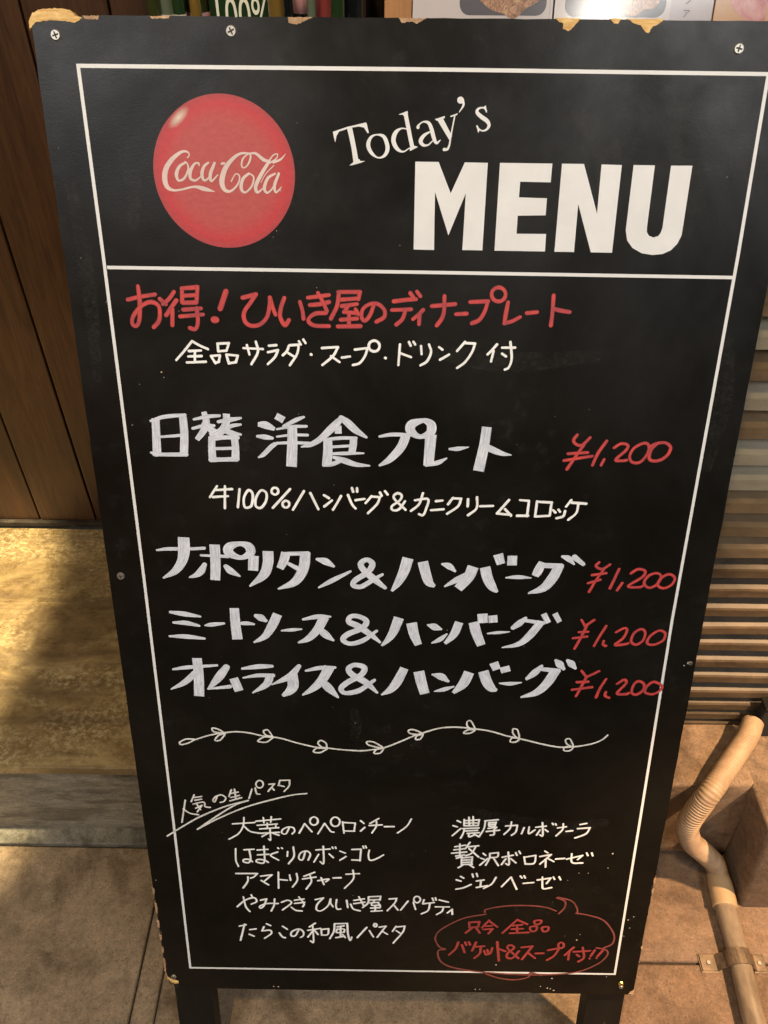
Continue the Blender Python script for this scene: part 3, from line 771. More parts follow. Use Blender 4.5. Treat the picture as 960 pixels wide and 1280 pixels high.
MARKS = """# heading_lettering print
b 243.6,75.9,4.10 245.5,83.8,3.82 247.2,91.8,3.85 248.6,100.3,4.19
P 230.2,78.8 241.6,75.2 256.3,71.9 257.2,72.2 259.1,79.4 257.9,79.5 255.1,75.5 251.1,74.8 245.6,75.6 240.7,76.9 235.1,78.6 233.1,81.8 232.0,86.5 231.1,83.2
P 243.3,103.3 246.6,100.7 247.2,99.2 251.1,98.4 252.3,99.9 256.1,99.9 252.7,101.2 245.4,103.1
r 265.5,80.6,1.07 271.2,82.2,2.75 274.1,89.8,3.22 272.1,95.3,2.47 266.8,97.4,1.08 261.2,93.9,2.62 258.5,88.1,3.22 260.7,82.6,2.14 265.5,80.6,1.07
b 287.9,64.7,3.15 290.2,74.1,3.18 292.4,83.4,3.21 294.4,90.7,3.23
P 282.5,66.0 289.6,63.4 290.0,65.0 287.3,67.3 285.7,66.1
P 292.2,92.3 298.6,89.2 296.1,88.4 291.8,90.0
r 291.5,76.8,0.76 285.1,75.9,1.06 280.3,79.2,3.19 278.8,85.0,3.52 281.7,90.5,2.92 286.6,92.8,1.23 291.8,90.0,0.77
# heading_lettering print
r 298.5,73.9,1.97 298.2,75.0,2.58
r 298.2,73.7,1.21 302.1,71.1,1.06 306.5,71.8,2.42 309.0,76.1,3.03 311.1,82.6,3.05 313.4,86.2,1.99 316.3,84.1,0.61
r 308.3,77.9,0.91 303.2,80.8,2.44 300.6,84.8,3.21 302.7,87.7,2.30 306.6,87.7,1.23 310.1,84.8,0.76
P 311.7,68.9 316.3,67.9 317.5,67.9 325.6,81.0 324.0,84.6 314.0,70.5
P 311.6,69.1 319.4,66.7 319.2,68.3 312.8,70.1
b 327.2,66.3,1.05 324.8,80.3,1.14 323.8,87.5,1.30
r 323.8,87.5,1.30 322.4,90.5,1.84 319.7,90.9,2.46
P 323.4,66.7 329.3,64.7 329.1,65.9 324.2,67.5
r 332.5,55.5,2.53 332.4,56.1,2.53 331.9,56.5,2.53 331.3,56.7,2.53 330.6,56.5,2.53 330.1,56.1,2.53 329.9,55.5,2.53 330.0,54.9,2.53 330.5,54.5,2.53 331.1,54.3,2.53 331.8,54.4,2.53 332.3,54.9,2.53 332.5,55.5,2.53
r 333.0,55.3,1.93 333.6,59.2,1.64 330.6,63.9,0.60
r 352.1,62.6,0.90 349.2,60.7,1.05 345.7,61.4,1.64 344.7,64.0,2.55 348.4,67.2,3.01 352.9,70.0,3.01 354.7,73.2,2.42 352.9,76.1,1.67 349.8,77.1,1.06 346.9,75.8,0.91 345.3,73.5,0.76
P 349.6,60.1 351.3,59.0 352.6,64.0 351.8,64.0
P 344.4,73.3 345.3,73.3 347.4,76.9 346.4,78.5
# title_letter print
P 296.7,100.0 315.6,100.1 326.3,123.5 336.8,100.2 355.4,100.4 354.8,167.8 337.9,167.7 338.7,123.4 325.7,156.1 313.4,122.6 314.1,167.9 296.9,167.6
# title_letter print
P 365.2,100.3 407.6,100.5 407.5,114.5 382.6,114.2 382.5,126.1 405.5,126.6 405.6,139.7 382.5,140.2 382.6,154.3 407.2,154.3 407.5,168.2 365.0,167.9
# title_letter print
P 415.4,100.5 433.2,100.6 447.9,138.0 447.4,100.8 463.8,101.1 464.0,168.7 446.1,168.5 431.6,130.7 432.0,168.4 415.5,168.3
# title_letter print
P 473.3,101.0 490.5,101.1 490.6,148.0 491.0,151.9 493.0,154.8 496.9,156.2 500.9,155.1 502.6,152.5 503.5,148.6 503.6,101.2 520.8,101.1 520.4,146.4 520.3,154.3 517.8,160.9 513.0,166.3 506.5,169.3 498.2,170.2 488.9,168.8 480.6,164.6 475.4,158.7 473.3,150.8
# script_lettering logo
r 112.0,98.7,0.88 113.8,96.4,0.99 111.9,94.2,1.42 107.3,94.6,2.19 100.0,99.5,3.30 94.0,106.7,3.99 92.1,114.1,4.24 93.3,120.3,3.59 98.0,123.1,2.02 105.0,122.6,1.57 115.7,120.4,1.79 123.7,121.9,3.37 132.3,123.9,0.45
r 110.5,102.1,1.32 105.2,105.0,2.21 102.0,110.9,2.89 103.3,115.7,1.79 108.1,114.0,1.78 111.9,107.6,1.55 111.6,103.2,1.10 109.8,101.5,0.88
r 111.6,107.4,0.89 115.1,106.5,0.66
r 121.1,104.1,1.33 120.6,102.5,1.32 117.1,103.5,1.77 113.5,109.2,2.66 113.3,114.2,2.23 117.5,115.5,1.56 122.8,111.8,0.89
r 128.7,102.2,1.54 124.8,105.4,2.21 122.8,111.2,2.67 124.5,115.5,1.78 128.8,112.8,1.34 132.9,105.3,1.33
r 133.8,102.4,1.98 129.8,110.6,2.67 130.2,116.0,1.79 135.9,111.1,0.78
r 139.6,102.9,1.76 141.6,102.5,1.76
r 161.6,95.6,0.99 163.4,96.9,1.32 162.4,100.8,1.54 159.7,104.6,1.10 156.7,105.7,0.99 155.7,103.5,1.32 157.2,98.8,1.32 161.6,95.6,0.99
r 163.1,95.1,1.31 155.7,95.2,1.75 149.1,98.9,2.64 142.3,106.3,3.76 138.8,115.9,4.24 140.6,122.3,3.14 145.8,123.3,1.80 151.9,117.9,1.34 153.5,112.0,1.11 150.3,110.5,0.89 146.5,116.0,1.00
r 161.1,110.1,1.78 156.2,114.1,2.45 154.3,121.1,2.69 157.4,124.3,1.57 163.2,119.4,1.57 165.0,112.7,1.33 161.7,109.9,1.11
r 163.1,95.2,1.31 167.7,95.2,1.97 173.8,99.7,2.64 177.7,100.5,1.54
r 178.3,100.7,2.42 171.5,110.3,2.88 166.4,119.4,2.91 167.6,124.2,2.02 173.0,120.4,0.78
r 177.7,101.2,1.10 181.7,96.3,0.99 185.2,95.4,0.88 184.2,98.6,0.99 178.8,102.0,1.32
r 181.7,101.5,1.98 187.6,99.3,1.54 191.8,95.2,0.44
r 181.9,103.8,0.77 175.0,110.2,0.67 170.8,116.7,0.56
r 182.5,110.0,1.55 176.6,113.4,2.23 173.4,120.9,2.69 175.8,124.4,1.57 180.9,119.8,1.34 184.5,111.2,1.11
r 185.7,109.9,2.00 181.9,118.7,2.46 182.8,124.1,1.57 187.4,120.0,0.67
r 187.0,122.1,0.34 186.8,122.5,0.34 186.5,122.9,0.34 186.0,123.0,0.34 185.5,122.9,0.34 185.2,122.6,0.34 185.1,122.1,0.34 185.2,121.7,0.34 185.6,121.4,0.34 186.1,121.3,0.34 186.5,121.4,0.34 186.9,121.7,0.34 187.0,122.1,0.34
# red_handwriting red
r 50.6,211.2,3.77 61.3,208.7,3.76 74.5,206.6,3.75
r 60.5,200.0,3.73 60.8,209.8,3.76 59.8,221.6,3.80 58.0,230.2,3.83 55.0,233.7,3.84 52.3,232.3,3.83 52.5,227.7,3.82 56.3,221.7,3.80 63.1,215.6,3.78 70.3,213.0,3.77 76.2,215.5,3.78 77.3,221.4,3.80 75.6,229.2,3.82 70.7,234.4,3.84
r 78.4,210.4,3.76 82.9,214.6,3.78
r 91.1,204.4,3.74 86.2,210.3,3.76 80.6,214.6,3.78
r 92.5,211.5,3.77 87.2,217.9,3.79 82.6,224.0,3.81
r 88.4,218.8,3.79 87.2,232.5,3.83
r 98.3,201.8,3.73 97.6,212.8,3.77
r 98.3,201.3,3.73 111.3,200.2,3.73 | 111.3,200.2,3.73 111.8,200.2,3.73 109.9,213.0,3.77
r 99.1,207.4,3.75 109.9,206.7,3.75
r 98.2,213.4,3.77 109.4,213.0,3.77
r 98.1,219.2,3.79 113.3,218.0,3.79
r 94.8,225.0,3.81 114.7,223.1,3.80
r 109.8,218.1,3.79 109.8,229.7,3.82 107.1,235.8,3.84 102.6,234.9,3.84
r 136.1,203.6,4.76 130.2,217.9,4.82
r 124.3,227.5,5.90 125.7,227.5,5.90
r 150.4,208.5,3.75 161.8,205.7,3.74 | 161.8,205.7,3.74 157.1,212.2,3.76 150.9,220.7,3.79 151.0,228.4,3.82 156.0,232.3,3.83 163.9,231.2,3.83 170.4,224.8,3.80 173.1,215.4,3.77 173.8,208.3,3.75 | 173.8,208.3,3.75 176.0,217.1,3.78 178.0,222.5,3.80
r 186.2,208.5,3.75 182.9,217.0,3.78 182.1,224.7,3.80 185.8,231.5,3.82 189.5,227.2,3.81
r 199.6,211.7,3.76 201.5,218.5,3.78 202.3,225.7,3.81
# red_handwriting red
r 206.6,208.0,3.58 215.3,206.9,3.57 224.8,205.6,3.57
r 208.2,214.2,3.60 216.9,213.3,3.59 224.7,211.5,3.59
r 215.4,204.0,3.57 219.5,211.5,3.59 222.8,219.1,3.61
r 221.9,220.8,3.62 213.2,221.3,3.62 207.5,224.9,3.63 206.9,228.7,3.64 212.1,231.7,3.65 224.3,232.0,3.65
r 233.0,203.0,3.56 251.6,202.8,3.56 | 251.6,202.8,3.56 250.2,208.7,3.58
r 234.3,209.4,3.58 249.8,208.2,3.58
r 233.5,203.9,3.56 231.6,214.8,3.60 226.2,225.4,3.63
r 235.9,214.8,3.60 248.9,212.9,3.59
r 242.0,213.9,3.59 237.6,219.8,3.61 | 237.6,219.8,3.61 248.9,220.6,3.61
r 247.7,217.4,3.60 250.1,221.4,3.62
r 241.9,222.4,3.62 241.8,231.1,3.65
r 234.9,226.4,3.63 248.9,225.2,3.63
r 232.2,232.2,3.65 251.8,231.7,3.65
r 263.6,213.6,3.59 260.2,222.2,3.62 255.8,227.0,3.63 252.9,223.9,3.62 254.1,217.1,3.60 260.2,212.8,3.59 267.1,212.8,3.59 272.7,217.8,3.60 272.4,223.8,3.62 265.8,227.8,3.64
r 280.9,210.3,3.58 293.0,208.8,3.58 299.9,208.4,3.58
r 294.9,203.3,3.56 297.8,207.1,3.57
r 300.6,202.0,3.56 303.6,205.7,3.57
r 279.3,217.7,3.60 295.8,216.9,3.60
r 291.1,217.6,3.60 288.4,225.3,3.63 283.3,230.0,3.64
r 306.2,217.4,3.60 301.9,221.7,3.62 297.7,225.2,3.63
r 303.3,221.2,3.61 303.0,229.4,3.64
r 313.9,214.0,3.59 333.7,212.1,3.58
r 324.3,205.5,3.57 324.4,217.3,3.60 322.9,224.1,3.62 318.6,230.3,3.64
r 334.9,220.6,3.61 343.9,220.1,3.61
# red_handwriting red
r 346.9,210.3,3.58 362.0,209.5,3.58 | 362.0,209.5,3.58 359.5,218.6,3.60 355.2,225.5,3.62 349.2,228.3,3.63
r 376.8,203.6,3.39 376.2,206.5,3.39 374.2,208.7,3.39 371.2,209.5,3.39 368.1,208.8,3.39 365.8,206.7,3.39 364.8,203.7,3.39 365.4,200.8,3.39 367.5,198.7,3.39 370.4,197.8,3.39 373.5,198.6,3.39 375.8,200.7,3.39 376.8,203.6,3.39
r 379.4,210.3,3.58 378.2,219.3,3.60 377.4,228.0,3.63 | 377.4,228.0,3.63 383.9,226.2,3.63 390.6,222.6,3.61
r 396.4,219.1,3.60 405.0,218.2,3.60
r 418.1,204.2,3.56 418.4,218.0,3.60 418.0,229.3,3.63
r 419.9,215.5,3.59 424.8,216.6,3.59 433.2,217.9,3.60
# white_handwriting white
r 103.1,246.3,2.20 96.2,254.3,2.22 87.7,263.2,2.23
r 103.1,246.3,2.20 109.8,250.2,2.21 116.7,253.2,2.21
r 99.7,255.1,2.22 110.4,254.5,2.22
r 98.7,259.9,2.23 110.5,259.4,2.23
r 97.0,265.3,2.24 114.0,264.4,2.24
r 105.0,254.7,2.22 104.2,264.5,2.24
r 125.6,248.3,2.21 135.7,247.7,2.20 | 135.7,247.7,2.20 133.1,254.4,2.22 | 133.1,254.4,2.22 125.8,255.0,2.22 | 125.8,255.0,2.22 125.6,248.3,2.21
r 118.9,259.3,2.23 127.0,258.4,2.22 | 127.0,258.4,2.22 125.6,264.3,2.24 | 125.6,264.3,2.24 122.5,265.5,2.24 | 122.5,265.5,2.24 118.9,259.3,2.23
r 132.7,257.8,2.22 142.9,258.7,2.22 | 142.9,258.7,2.22 140.8,264.5,2.23 | 140.8,264.5,2.23 134.5,265.6,2.24 | 134.5,265.6,2.24 132.7,257.8,2.22
r 148.3,251.9,2.21 165.5,252.6,2.21
r 151.5,249.3,2.21 153.3,257.6,2.22
r 159.6,246.2,2.20 160.9,255.3,2.22 154.6,266.1,2.24
r 171.0,249.6,2.21 177.5,249.0,2.21
r 169.8,255.3,2.22 178.8,253.4,2.21 | 178.8,253.4,2.21 175.8,259.6,2.22 169.3,265.9,2.24
r 188.7,249.4,2.21 186.7,254.2,2.21 183.0,257.8,2.22
r 189.5,249.0,2.21 197.5,248.4,2.20 | 197.5,248.4,2.20 195.5,256.8,2.22 188.9,266.6,2.24
r 187.9,255.9,2.22 193.6,259.4,2.22
r 197.6,245.3,2.20 199.3,248.2,2.20
r 201.6,243.8,2.20 203.4,246.8,2.20
r 207.9,256.8,2.49 208.3,257.0,2.49
# white_handwriting white
r 217.8,251.2,2.17 232.0,250.2,2.17 | 232.0,250.2,2.17 227.4,258.2,2.19 217.8,266.3,2.20
r 225.6,258.2,2.19 233.2,263.5,2.19
r 235.4,259.5,2.19 242.5,258.4,2.19
r 247.0,252.3,2.17 258.1,250.8,2.17 | 258.1,250.8,2.17 255.8,257.9,2.18 251.0,264.2,2.20 245.1,266.0,2.20
r 268.7,248.9,2.29 268.1,251.3,2.29 266.4,253.1,2.29 264.0,253.7,2.29 261.6,253.1,2.29 259.8,251.4,2.29 259.2,249.0,2.29 259.8,246.6,2.29 261.6,244.9,2.29 263.9,244.2,2.29 266.3,244.8,2.29 268.1,246.6,2.29 268.7,248.9,2.29
r 273.8,259.3,2.67 274.1,259.5,2.67
r 286.7,247.3,2.16 285.6,265.6,2.20
r 286.8,254.9,2.18 296.7,258.4,2.18
r 294.6,245.1,2.16 296.1,248.3,2.17
r 298.5,244.8,2.16 300.1,247.2,2.16
r 305.3,248.5,2.17 306.0,255.6,2.18
r 312.3,247.1,2.16 314.3,253.7,2.17 311.0,261.8,2.19 305.2,265.6,2.20
r 321.2,249.3,2.17 324.3,251.5,2.17
r 322.5,260.4,2.19 330.3,255.7,2.18
# white_handwriting white
r 343.9,244.6,2.16 337.2,252.6,2.17
r 343.9,245.5,2.16 352.8,245.9,2.16 | 352.8,245.9,2.16 350.5,253.4,2.17 344.8,262.3,2.19 337.9,267.7,2.20
r 372.2,246.4,2.16 368.1,251.4,2.17 364.4,255.3,2.18
r 369.5,252.3,2.17 367.8,261.5,2.19
r 376.8,249.2,2.16 388.2,249.1,2.16
r 383.8,244.2,2.16 385.9,258.3,2.18 384.1,266.3,2.20 380.6,268.7,2.20
r 377.1,254.5,2.17 380.8,256.9,2.18
# bold_handwriting paint
b 63.6,317.2,7.47 62.6,334.0,7.58 61.4,352.7,8.07
b 88.9,315.0,7.08 88.7,331.8,7.56 86.6,351.7,7.68
r 58.9,319.5,2.25 71.5,315.6,3.73 90.9,313.5,2.98
r 61.2,335.2,2.27 86.4,333.0,3.03
r 58.9,352.0,3.46 88.8,351.6,4.22
r 55.9,350.1,1.92 60.4,351.2,5.76
b 108.6,310.3,4.83 110.0,320.1,6.74 107.2,327.8,6.40 100.0,337.1,4.55
r 98.8,317.6,2.24 111.9,314.8,3.73 122.6,313.9,2.61
r 97.0,326.3,2.63 107.5,323.6,3.38 116.8,323.4,3.00
r 107.7,322.0,4.50 116.3,329.2,6.79 121.4,331.4,5.67
b 129.0,311.9,6.32 128.4,319.9,6.73 123.4,328.5,7.16 112.3,333.1,4.92
r 121.1,319.6,2.99 131.9,317.6,4.48 141.9,315.9,2.24
r 125.7,327.5,3.76 133.4,323.3,3.75 141.5,322.0,2.25
r 126.6,327.5,5.65 132.9,330.3,5.28 141.0,331.6,2.27
b 114.1,333.8,6.43 113.3,345.1,6.87 113.3,357.3,7.71
b 134.9,333.2,6.43 135.3,344.8,6.87 134.5,356.6,7.71
r 113.0,336.2,4.17 125.2,334.5,4.16 138.2,334.7,3.41
r 115.1,345.5,3.06 134.7,344.8,3.05
r 111.5,356.5,4.62 123.7,356.0,4.24 135.9,355.6,4.62
b 157.4,321.5,4.12 164.7,322.3,7.12 172.8,326.1,3.38
r 156.4,333.0,2.65 163.2,333.7,4.92 170.0,334.7,3.03
r 156.7,353.4,1.92 161.5,350.4,4.22 169.3,342.5,4.57 174.7,339.3,2.66
b 174.3,313.3,6.32 181.5,317.4,6.72
r 199.9,314.2,2.23 192.9,316.9,4.10 181.3,323.1,3.00
r 174.7,326.0,1.88 188.6,323.4,3.00 201.9,322.9,2.62
r 174.4,333.1,1.89 188.3,331.4,2.64 202.8,331.3,2.64
r 171.3,339.7,2.28 188.1,338.8,3.04 208.5,339.3,2.66
b 189.0,322.6,8.62 188.3,342.3,9.52 186.8,362.3,10.06
# bold_handwriting paint
r 234.7,314.5,3.72 231.0,318.7,6.35 223.5,326.4,7.14 214.1,335.4,5.68 205.6,340.5,4.56 196.8,342.9,1.52
r 233.8,314.5,4.46 240.2,319.6,7.10 247.5,326.5,6.38 257.1,333.0,2.26
b 231.0,322.1,6.36 231.2,329.8,6.40
b 221.2,334.1,7.94 221.3,345.8,8.78 219.9,360.7,8.88
b 245.2,332.9,6.80 244.8,340.6,6.84 243.3,349.0,6.50
r 219.7,335.7,3.03 232.7,334.0,3.40 247.5,333.8,3.02
r 225.1,342.6,2.66 244.6,341.2,2.66
r 225.0,349.3,2.68 239.9,348.7,3.44 254.5,348.5,1.53
r 226.8,352.8,3.07 236.1,355.8,5.77 247.3,359.6,4.63 260.1,360.7,1.54
r 216.9,360.8,2.70 224.8,359.5,4.24 234.3,355.4,3.84
r 269.3,332.0,2.26 280.7,330.0,3.76 295.5,330.2,3.39
b 294.0,329.8,8.28 289.2,342.1,8.36 279.1,353.9,6.52 268.9,360.6,1.93
r 307.1,316.7,4.84 298.9,319.9,8.59 297.6,325.6,9.00 302.9,330.5,5.65 308.4,331.6,4.52 316.1,327.7,8.26 316.6,320.6,8.59 311.7,316.7,5.21 307.1,316.7,4.47
b 316.7,329.6,10.53 315.9,344.7,9.90 315.2,360.0,9.64
r 312.9,359.6,2.70 324.1,356.7,4.61 331.8,352.5,1.53
r 334.4,343.3,2.28 342.2,343.0,4.18 351.7,341.3,1.14
b 367.6,321.7,8.97 366.1,340.2,9.48 362.3,364.6,10.44
r 369.9,341.7,6.45 377.6,345.1,5.71 384.2,347.4,4.19 391.7,348.5,1.14
# price red
r 451.1,328.6,3.00 448.4,333.5,3.01 451.0,337.3,3.02 456.7,338.2,3.02 463.3,331.0,3.01
r 458.5,337.6,3.02 453.8,346.0,3.04 445.1,361.8,3.08
r 444.6,346.7,3.05 462.6,345.3,3.04
r 441.5,353.4,3.06 467.1,348.8,3.05
r 478.9,334.1,3.01 472.3,345.8,3.04 468.5,357.6,3.07
r 478.6,352.0,2.87 476.5,357.5,2.88
r 486.5,340.4,3.03 492.5,336.4,3.02 498.8,337.7,3.02 497.9,342.6,3.03 489.4,352.0,3.06 495.5,353.0,3.06 499.5,352.3,3.06
r 513.6,335.6,3.02 505.1,340.5,3.03 502.0,348.4,3.05 505.0,354.2,3.06 512.4,354.1,3.06 517.9,346.2,3.04 518.6,338.4,3.02 513.6,335.6,3.02
r 518.8,339.4,3.03 524.8,336.0,3.02 532.9,335.0,3.01 538.5,339.2,3.02 537.3,346.0,3.04 531.6,351.5,3.05 524.4,352.8,3.06 520.3,350.1,3.05 521.0,342.3,3.03 524.9,336.8,3.02
# white_handwriting white
r 115.2,382.9,2.42 107.7,394.2,2.44
r 113.9,386.9,2.43 129.3,385.7,2.42
r 110.5,394.1,2.44 125.0,392.9,2.44
r 122.8,382.8,2.42 121.2,405.4,2.46
r 136.5,385.7,2.42 133.8,404.2,2.46
r 144.4,387.0,2.43 140.1,394.8,2.44 140.5,404.1,2.46 146.4,403.0,2.46 148.7,394.7,2.44 148.1,388.6,2.43 144.4,387.0,2.43
r 156.8,386.8,2.43 151.6,394.7,2.44 151.2,402.9,2.46 155.9,404.5,2.46 161.0,397.6,2.45 161.8,389.4,2.43 156.8,386.8,2.43
r 173.3,387.2,2.37 172.8,389.0,2.37 171.6,390.3,2.37 170.0,390.8,2.37 168.4,390.3,2.37 167.2,389.1,2.37 166.9,387.3,2.37 167.4,385.6,2.37 168.6,384.3,2.37 170.3,383.8,2.37 171.9,384.3,2.37 173.0,385.5,2.37 173.3,387.2,2.37
r 184.5,385.1,2.42 167.4,404.4,2.46
r 183.3,400.5,2.39 182.8,402.2,2.39 181.6,403.5,2.39 179.9,404.0,2.39 178.3,403.6,2.39 177.2,402.3,2.39 176.8,400.5,2.39 177.3,398.8,2.39 178.6,397.5,2.39 180.2,397.0,2.39 181.8,397.4,2.39 183.0,398.7,2.39 183.3,400.5,2.39
r 197.7,386.9,2.42 186.6,406.2,2.46
r 203.8,388.9,2.43 211.0,405.3,2.46
r 216.7,390.8,2.43 221.4,393.8,2.44
# white_handwriting white
r 216.8,402.5,2.45 224.2,396.2,2.44
r 232.9,391.6,2.43 229.0,398.9,2.45 225.0,405.7,2.46
r 239.6,390.5,2.43 243.3,399.7,2.45 246.7,404.2,2.46
r 243.4,383.3,2.42 244.5,387.0,2.42
r 248.2,383.3,2.42 248.3,386.9,2.42
r 246.8,395.6,2.44 255.2,394.2,2.44
r 262.0,391.3,2.43 256.3,398.5,2.44
r 262.0,391.7,2.43 270.1,392.2,2.43 | 270.1,392.2,2.43 267.2,399.4,2.45 258.6,408.9,2.46
r 270.0,387.5,2.42 271.6,390.7,2.43
r 274.8,386.0,2.42 277.3,389.4,2.43
r 294.7,404.9,2.46 283.4,393.1,2.43 286.2,388.1,2.42 290.6,389.9,2.43 289.2,395.0,2.44 281.6,401.3,2.45 282.6,405.4,2.46 288.4,404.3,2.45 294.0,396.0,2.44
r 303.5,394.9,2.44 315.8,393.7,2.43 314.2,404.0,2.45 311.5,410.3,2.47 307.7,409.3,2.46
r 310.9,387.6,2.42 307.4,398.9,2.44 299.9,405.9,2.46
r 323.5,395.6,2.44 329.6,394.9,2.44
r 319.1,405.0,2.46 331.1,403.8,2.45
r 339.6,392.0,2.43 335.1,398.6,2.44
r 339.1,392.4,2.43 347.3,392.7,2.43 | 347.3,392.7,2.43 344.8,400.5,2.45 334.6,408.5,2.46
r 354.0,393.2,2.43 353.9,400.4,2.45
r 362.4,391.1,2.43 362.5,402.4,2.45 354.8,409.7,2.46
r 365.8,400.3,2.44 378.2,399.7,2.44
# white_handwriting white
r 393.0,393.8,2.43 382.5,407.7,2.46 | 382.5,407.7,2.46 396.0,409.0,2.46
r 389.9,403.1,2.45 396.1,409.9,2.46
r 403.5,393.6,2.43 412.1,394.3,2.43 | 412.1,394.3,2.43 411.5,410.1,2.46
r 401.9,409.8,2.46 412.4,409.7,2.46
r 419.8,394.7,2.43 419.2,410.4,2.46
r 419.8,395.1,2.43 433.8,395.7,2.43 | 433.8,395.7,2.43 433.1,409.4,2.46
r 419.2,410.4,2.46 433.1,409.4,2.46
r 435.8,403.5,2.45 438.4,406.0,2.45
r 440.9,402.9,2.45 442.7,405.1,2.45
r 447.4,404.4,2.45 446.0,409.7,2.46 439.9,411.8,2.46
r 452.2,393.0,2.43 447.9,399.7,2.44
r 452.8,395.5,2.43 466.7,396.5,2.43
r 459.4,396.6,2.43 458.1,406.4,2.45 451.2,413.3,2.47
# bold_handwriting paint
r 51.1,450.9,2.07 62.1,449.4,3.73 81.8,449.2,3.31 98.0,448.1,3.31
b 78.6,436.7,11.08 77.8,450.5,11.61 74.7,462.6,9.63 66.7,473.8,7.18 54.0,481.7,1.70
r 94.1,456.0,2.50 112.8,456.6,3.33 120.6,457.0,3.33
b 108.4,444.1,10.31 107.9,463.3,10.04 106.2,483.3,9.77
r 97.0,466.0,4.61 92.8,473.4,7.17 87.7,477.7,5.50 80.7,480.5,1.70
r 117.9,468.0,5.04 122.5,473.0,7.17 131.1,478.5,1.69
r 133.3,442.9,4.94 123.3,446.0,9.09 121.7,452.1,9.96 128.5,456.8,6.25 135.4,457.6,5.00 143.0,452.7,9.13 141.8,445.8,9.08 133.3,442.9,4.94
b 146.0,455.7,10.40 144.7,472.1,10.11
b 160.4,450.5,10.77 159.8,463.7,10.46 154.7,477.0,9.30 140.1,489.8,1.71
b 178.0,451.8,9.12 175.7,460.2,9.18 171.4,469.5,7.14
r 177.0,453.2,4.15 199.7,452.4,4.56
b 197.3,451.2,9.94 194.8,468.7,10.50 185.8,484.0,8.49 168.4,492.4,1.71
r 180.5,464.1,3.77 190.2,469.9,5.04
r 208.4,458.6,2.92 216.8,461.0,7.51 224.6,466.1,2.93
r 209.6,490.0,2.13 222.8,482.2,5.09 241.2,471.7,2.52
# bold_handwriting paint
r 275.7,489.6,3.83 264.7,480.0,7.19 253.7,469.1,6.29 251.8,462.5,5.85 257.7,458.7,5.00 263.0,463.4,6.27 258.7,472.3,5.89 246.7,481.0,5.93 243.7,487.1,5.10 251.7,488.8,5.11 261.7,482.3,5.09 273.0,474.8,2.95
b 298.1,456.4,11.22 294.4,470.7,10.50 289.0,483.1,8.05 282.4,493.5,2.56
b 312.7,460.1,10.41 315.9,472.7,10.09 319.5,482.7,8.90 325.5,487.5,2.98
r 332.1,462.5,2.50 338.7,464.6,6.68 344.9,470.1,2.52
r 335.7,487.0,2.12 346.3,480.1,5.92 355.0,473.7,3.79
b 362.7,464.8,11.28 358.5,476.6,10.96 348.8,489.7,9.36
b 374.3,465.3,10.44 377.6,477.4,10.54 383.0,487.4,8.50 388.4,493.0,2.56
b 386.3,450.9,9.92 389.9,461.8,8.33
b 400.5,452.4,9.51 400.8,462.9,9.59
# bold_handwriting paint
r 395.9,476.7,1.69 407.7,475.9,4.63 420.7,476.6,1.26
b 430.5,459.0,7.06 427.3,467.9,9.20 424.5,474.6,7.15
r 429.4,462.6,5.42 449.2,463.2,5.83
b 447.7,462.3,9.58 441.9,476.6,10.53 433.6,487.9,8.49 419.1,494.0,1.71
r 449.6,452.7,2.89 455.6,454.8,6.21 461.8,460.8,2.08
r 461.4,453.2,5.79 470.8,460.7,4.16
# price red
r 486.1,458.7,2.91 483.6,462.7,2.91 489.9,465.9,2.92 497.2,460.8,2.91
r 491.9,465.9,2.92 485.4,478.2,2.95 479.9,491.3,2.98
r 480.8,472.7,2.94 494.4,470.3,2.93
r 477.8,481.7,2.96 489.3,477.7,2.95
r 506.7,465.7,2.92 500.3,487.0,2.97
r 511.6,481.2,2.95 507.6,489.1,2.97
r 519.1,470.0,2.93 525.4,465.5,2.92 532.6,467.6,2.92 530.5,474.3,2.94 517.9,484.5,2.96 529.0,485.5,2.96 532.8,483.8,2.96
r 543.7,469.6,2.93 536.3,473.1,2.94 533.4,480.9,2.95 539.1,486.0,2.96 546.4,481.9,2.96 549.1,472.9,2.94 543.7,469.6,2.93
r 556.7,470.6,2.93 549.4,475.1,2.94 547.2,483.0,2.96 554.0,486.3,2.96 561.3,481.7,2.95 562.8,474.5,2.94 556.7,470.6,2.93
# bold_handwriting paint
r 57.7,520.5,3.06 72.3,522.6,5.69 87.8,525.2,2.19
r 59.8,532.7,2.65 72.4,533.0,5.29 85.7,536.1,2.65
r 54.1,548.9,2.23 71.0,549.1,5.36 89.9,551.2,2.68
r 92.3,535.5,2.21 99.0,534.5,4.86 111.4,532.9,2.64
b 123.2,515.0,9.57 123.2,533.7,10.14 124.1,551.7,10.72
r 129.8,532.6,3.97 136.0,532.5,4.41 142.1,533.4,2.20
r 144.7,523.5,4.38 149.6,525.8,7.89 154.2,529.0,3.95
b 166.8,521.3,9.61 160.9,534.3,9.70 152.6,547.5,7.13 140.5,555.3,1.79
r 170.0,540.6,1.77 180.8,539.5,3.98 190.6,538.6,1.77
r 192.6,527.0,2.63 207.8,523.6,5.25 220.5,523.4,2.19
b 214.3,523.5,10.49 207.9,537.2,9.28 197.9,549.2,7.13 186.4,554.9,1.79
r 208.5,537.2,4.42 214.7,544.2,8.43 222.9,551.3,2.68
# bold_handwriting paint
r 271.1,553.0,2.68 260.8,543.6,6.21 248.5,534.3,7.05 239.3,529.2,6.15 241.4,523.1,5.24 249.6,523.0,5.24 257.1,528.3,6.14 252.6,536.6,6.18 238.2,543.9,6.21 233.0,550.6,5.80 240.2,555.3,4.92 253.6,551.3,5.35 267.6,539.7,3.10
b 290.3,523.8,10.49 285.0,539.7,9.28 279.8,549.3,6.68 272.8,557.3,2.24
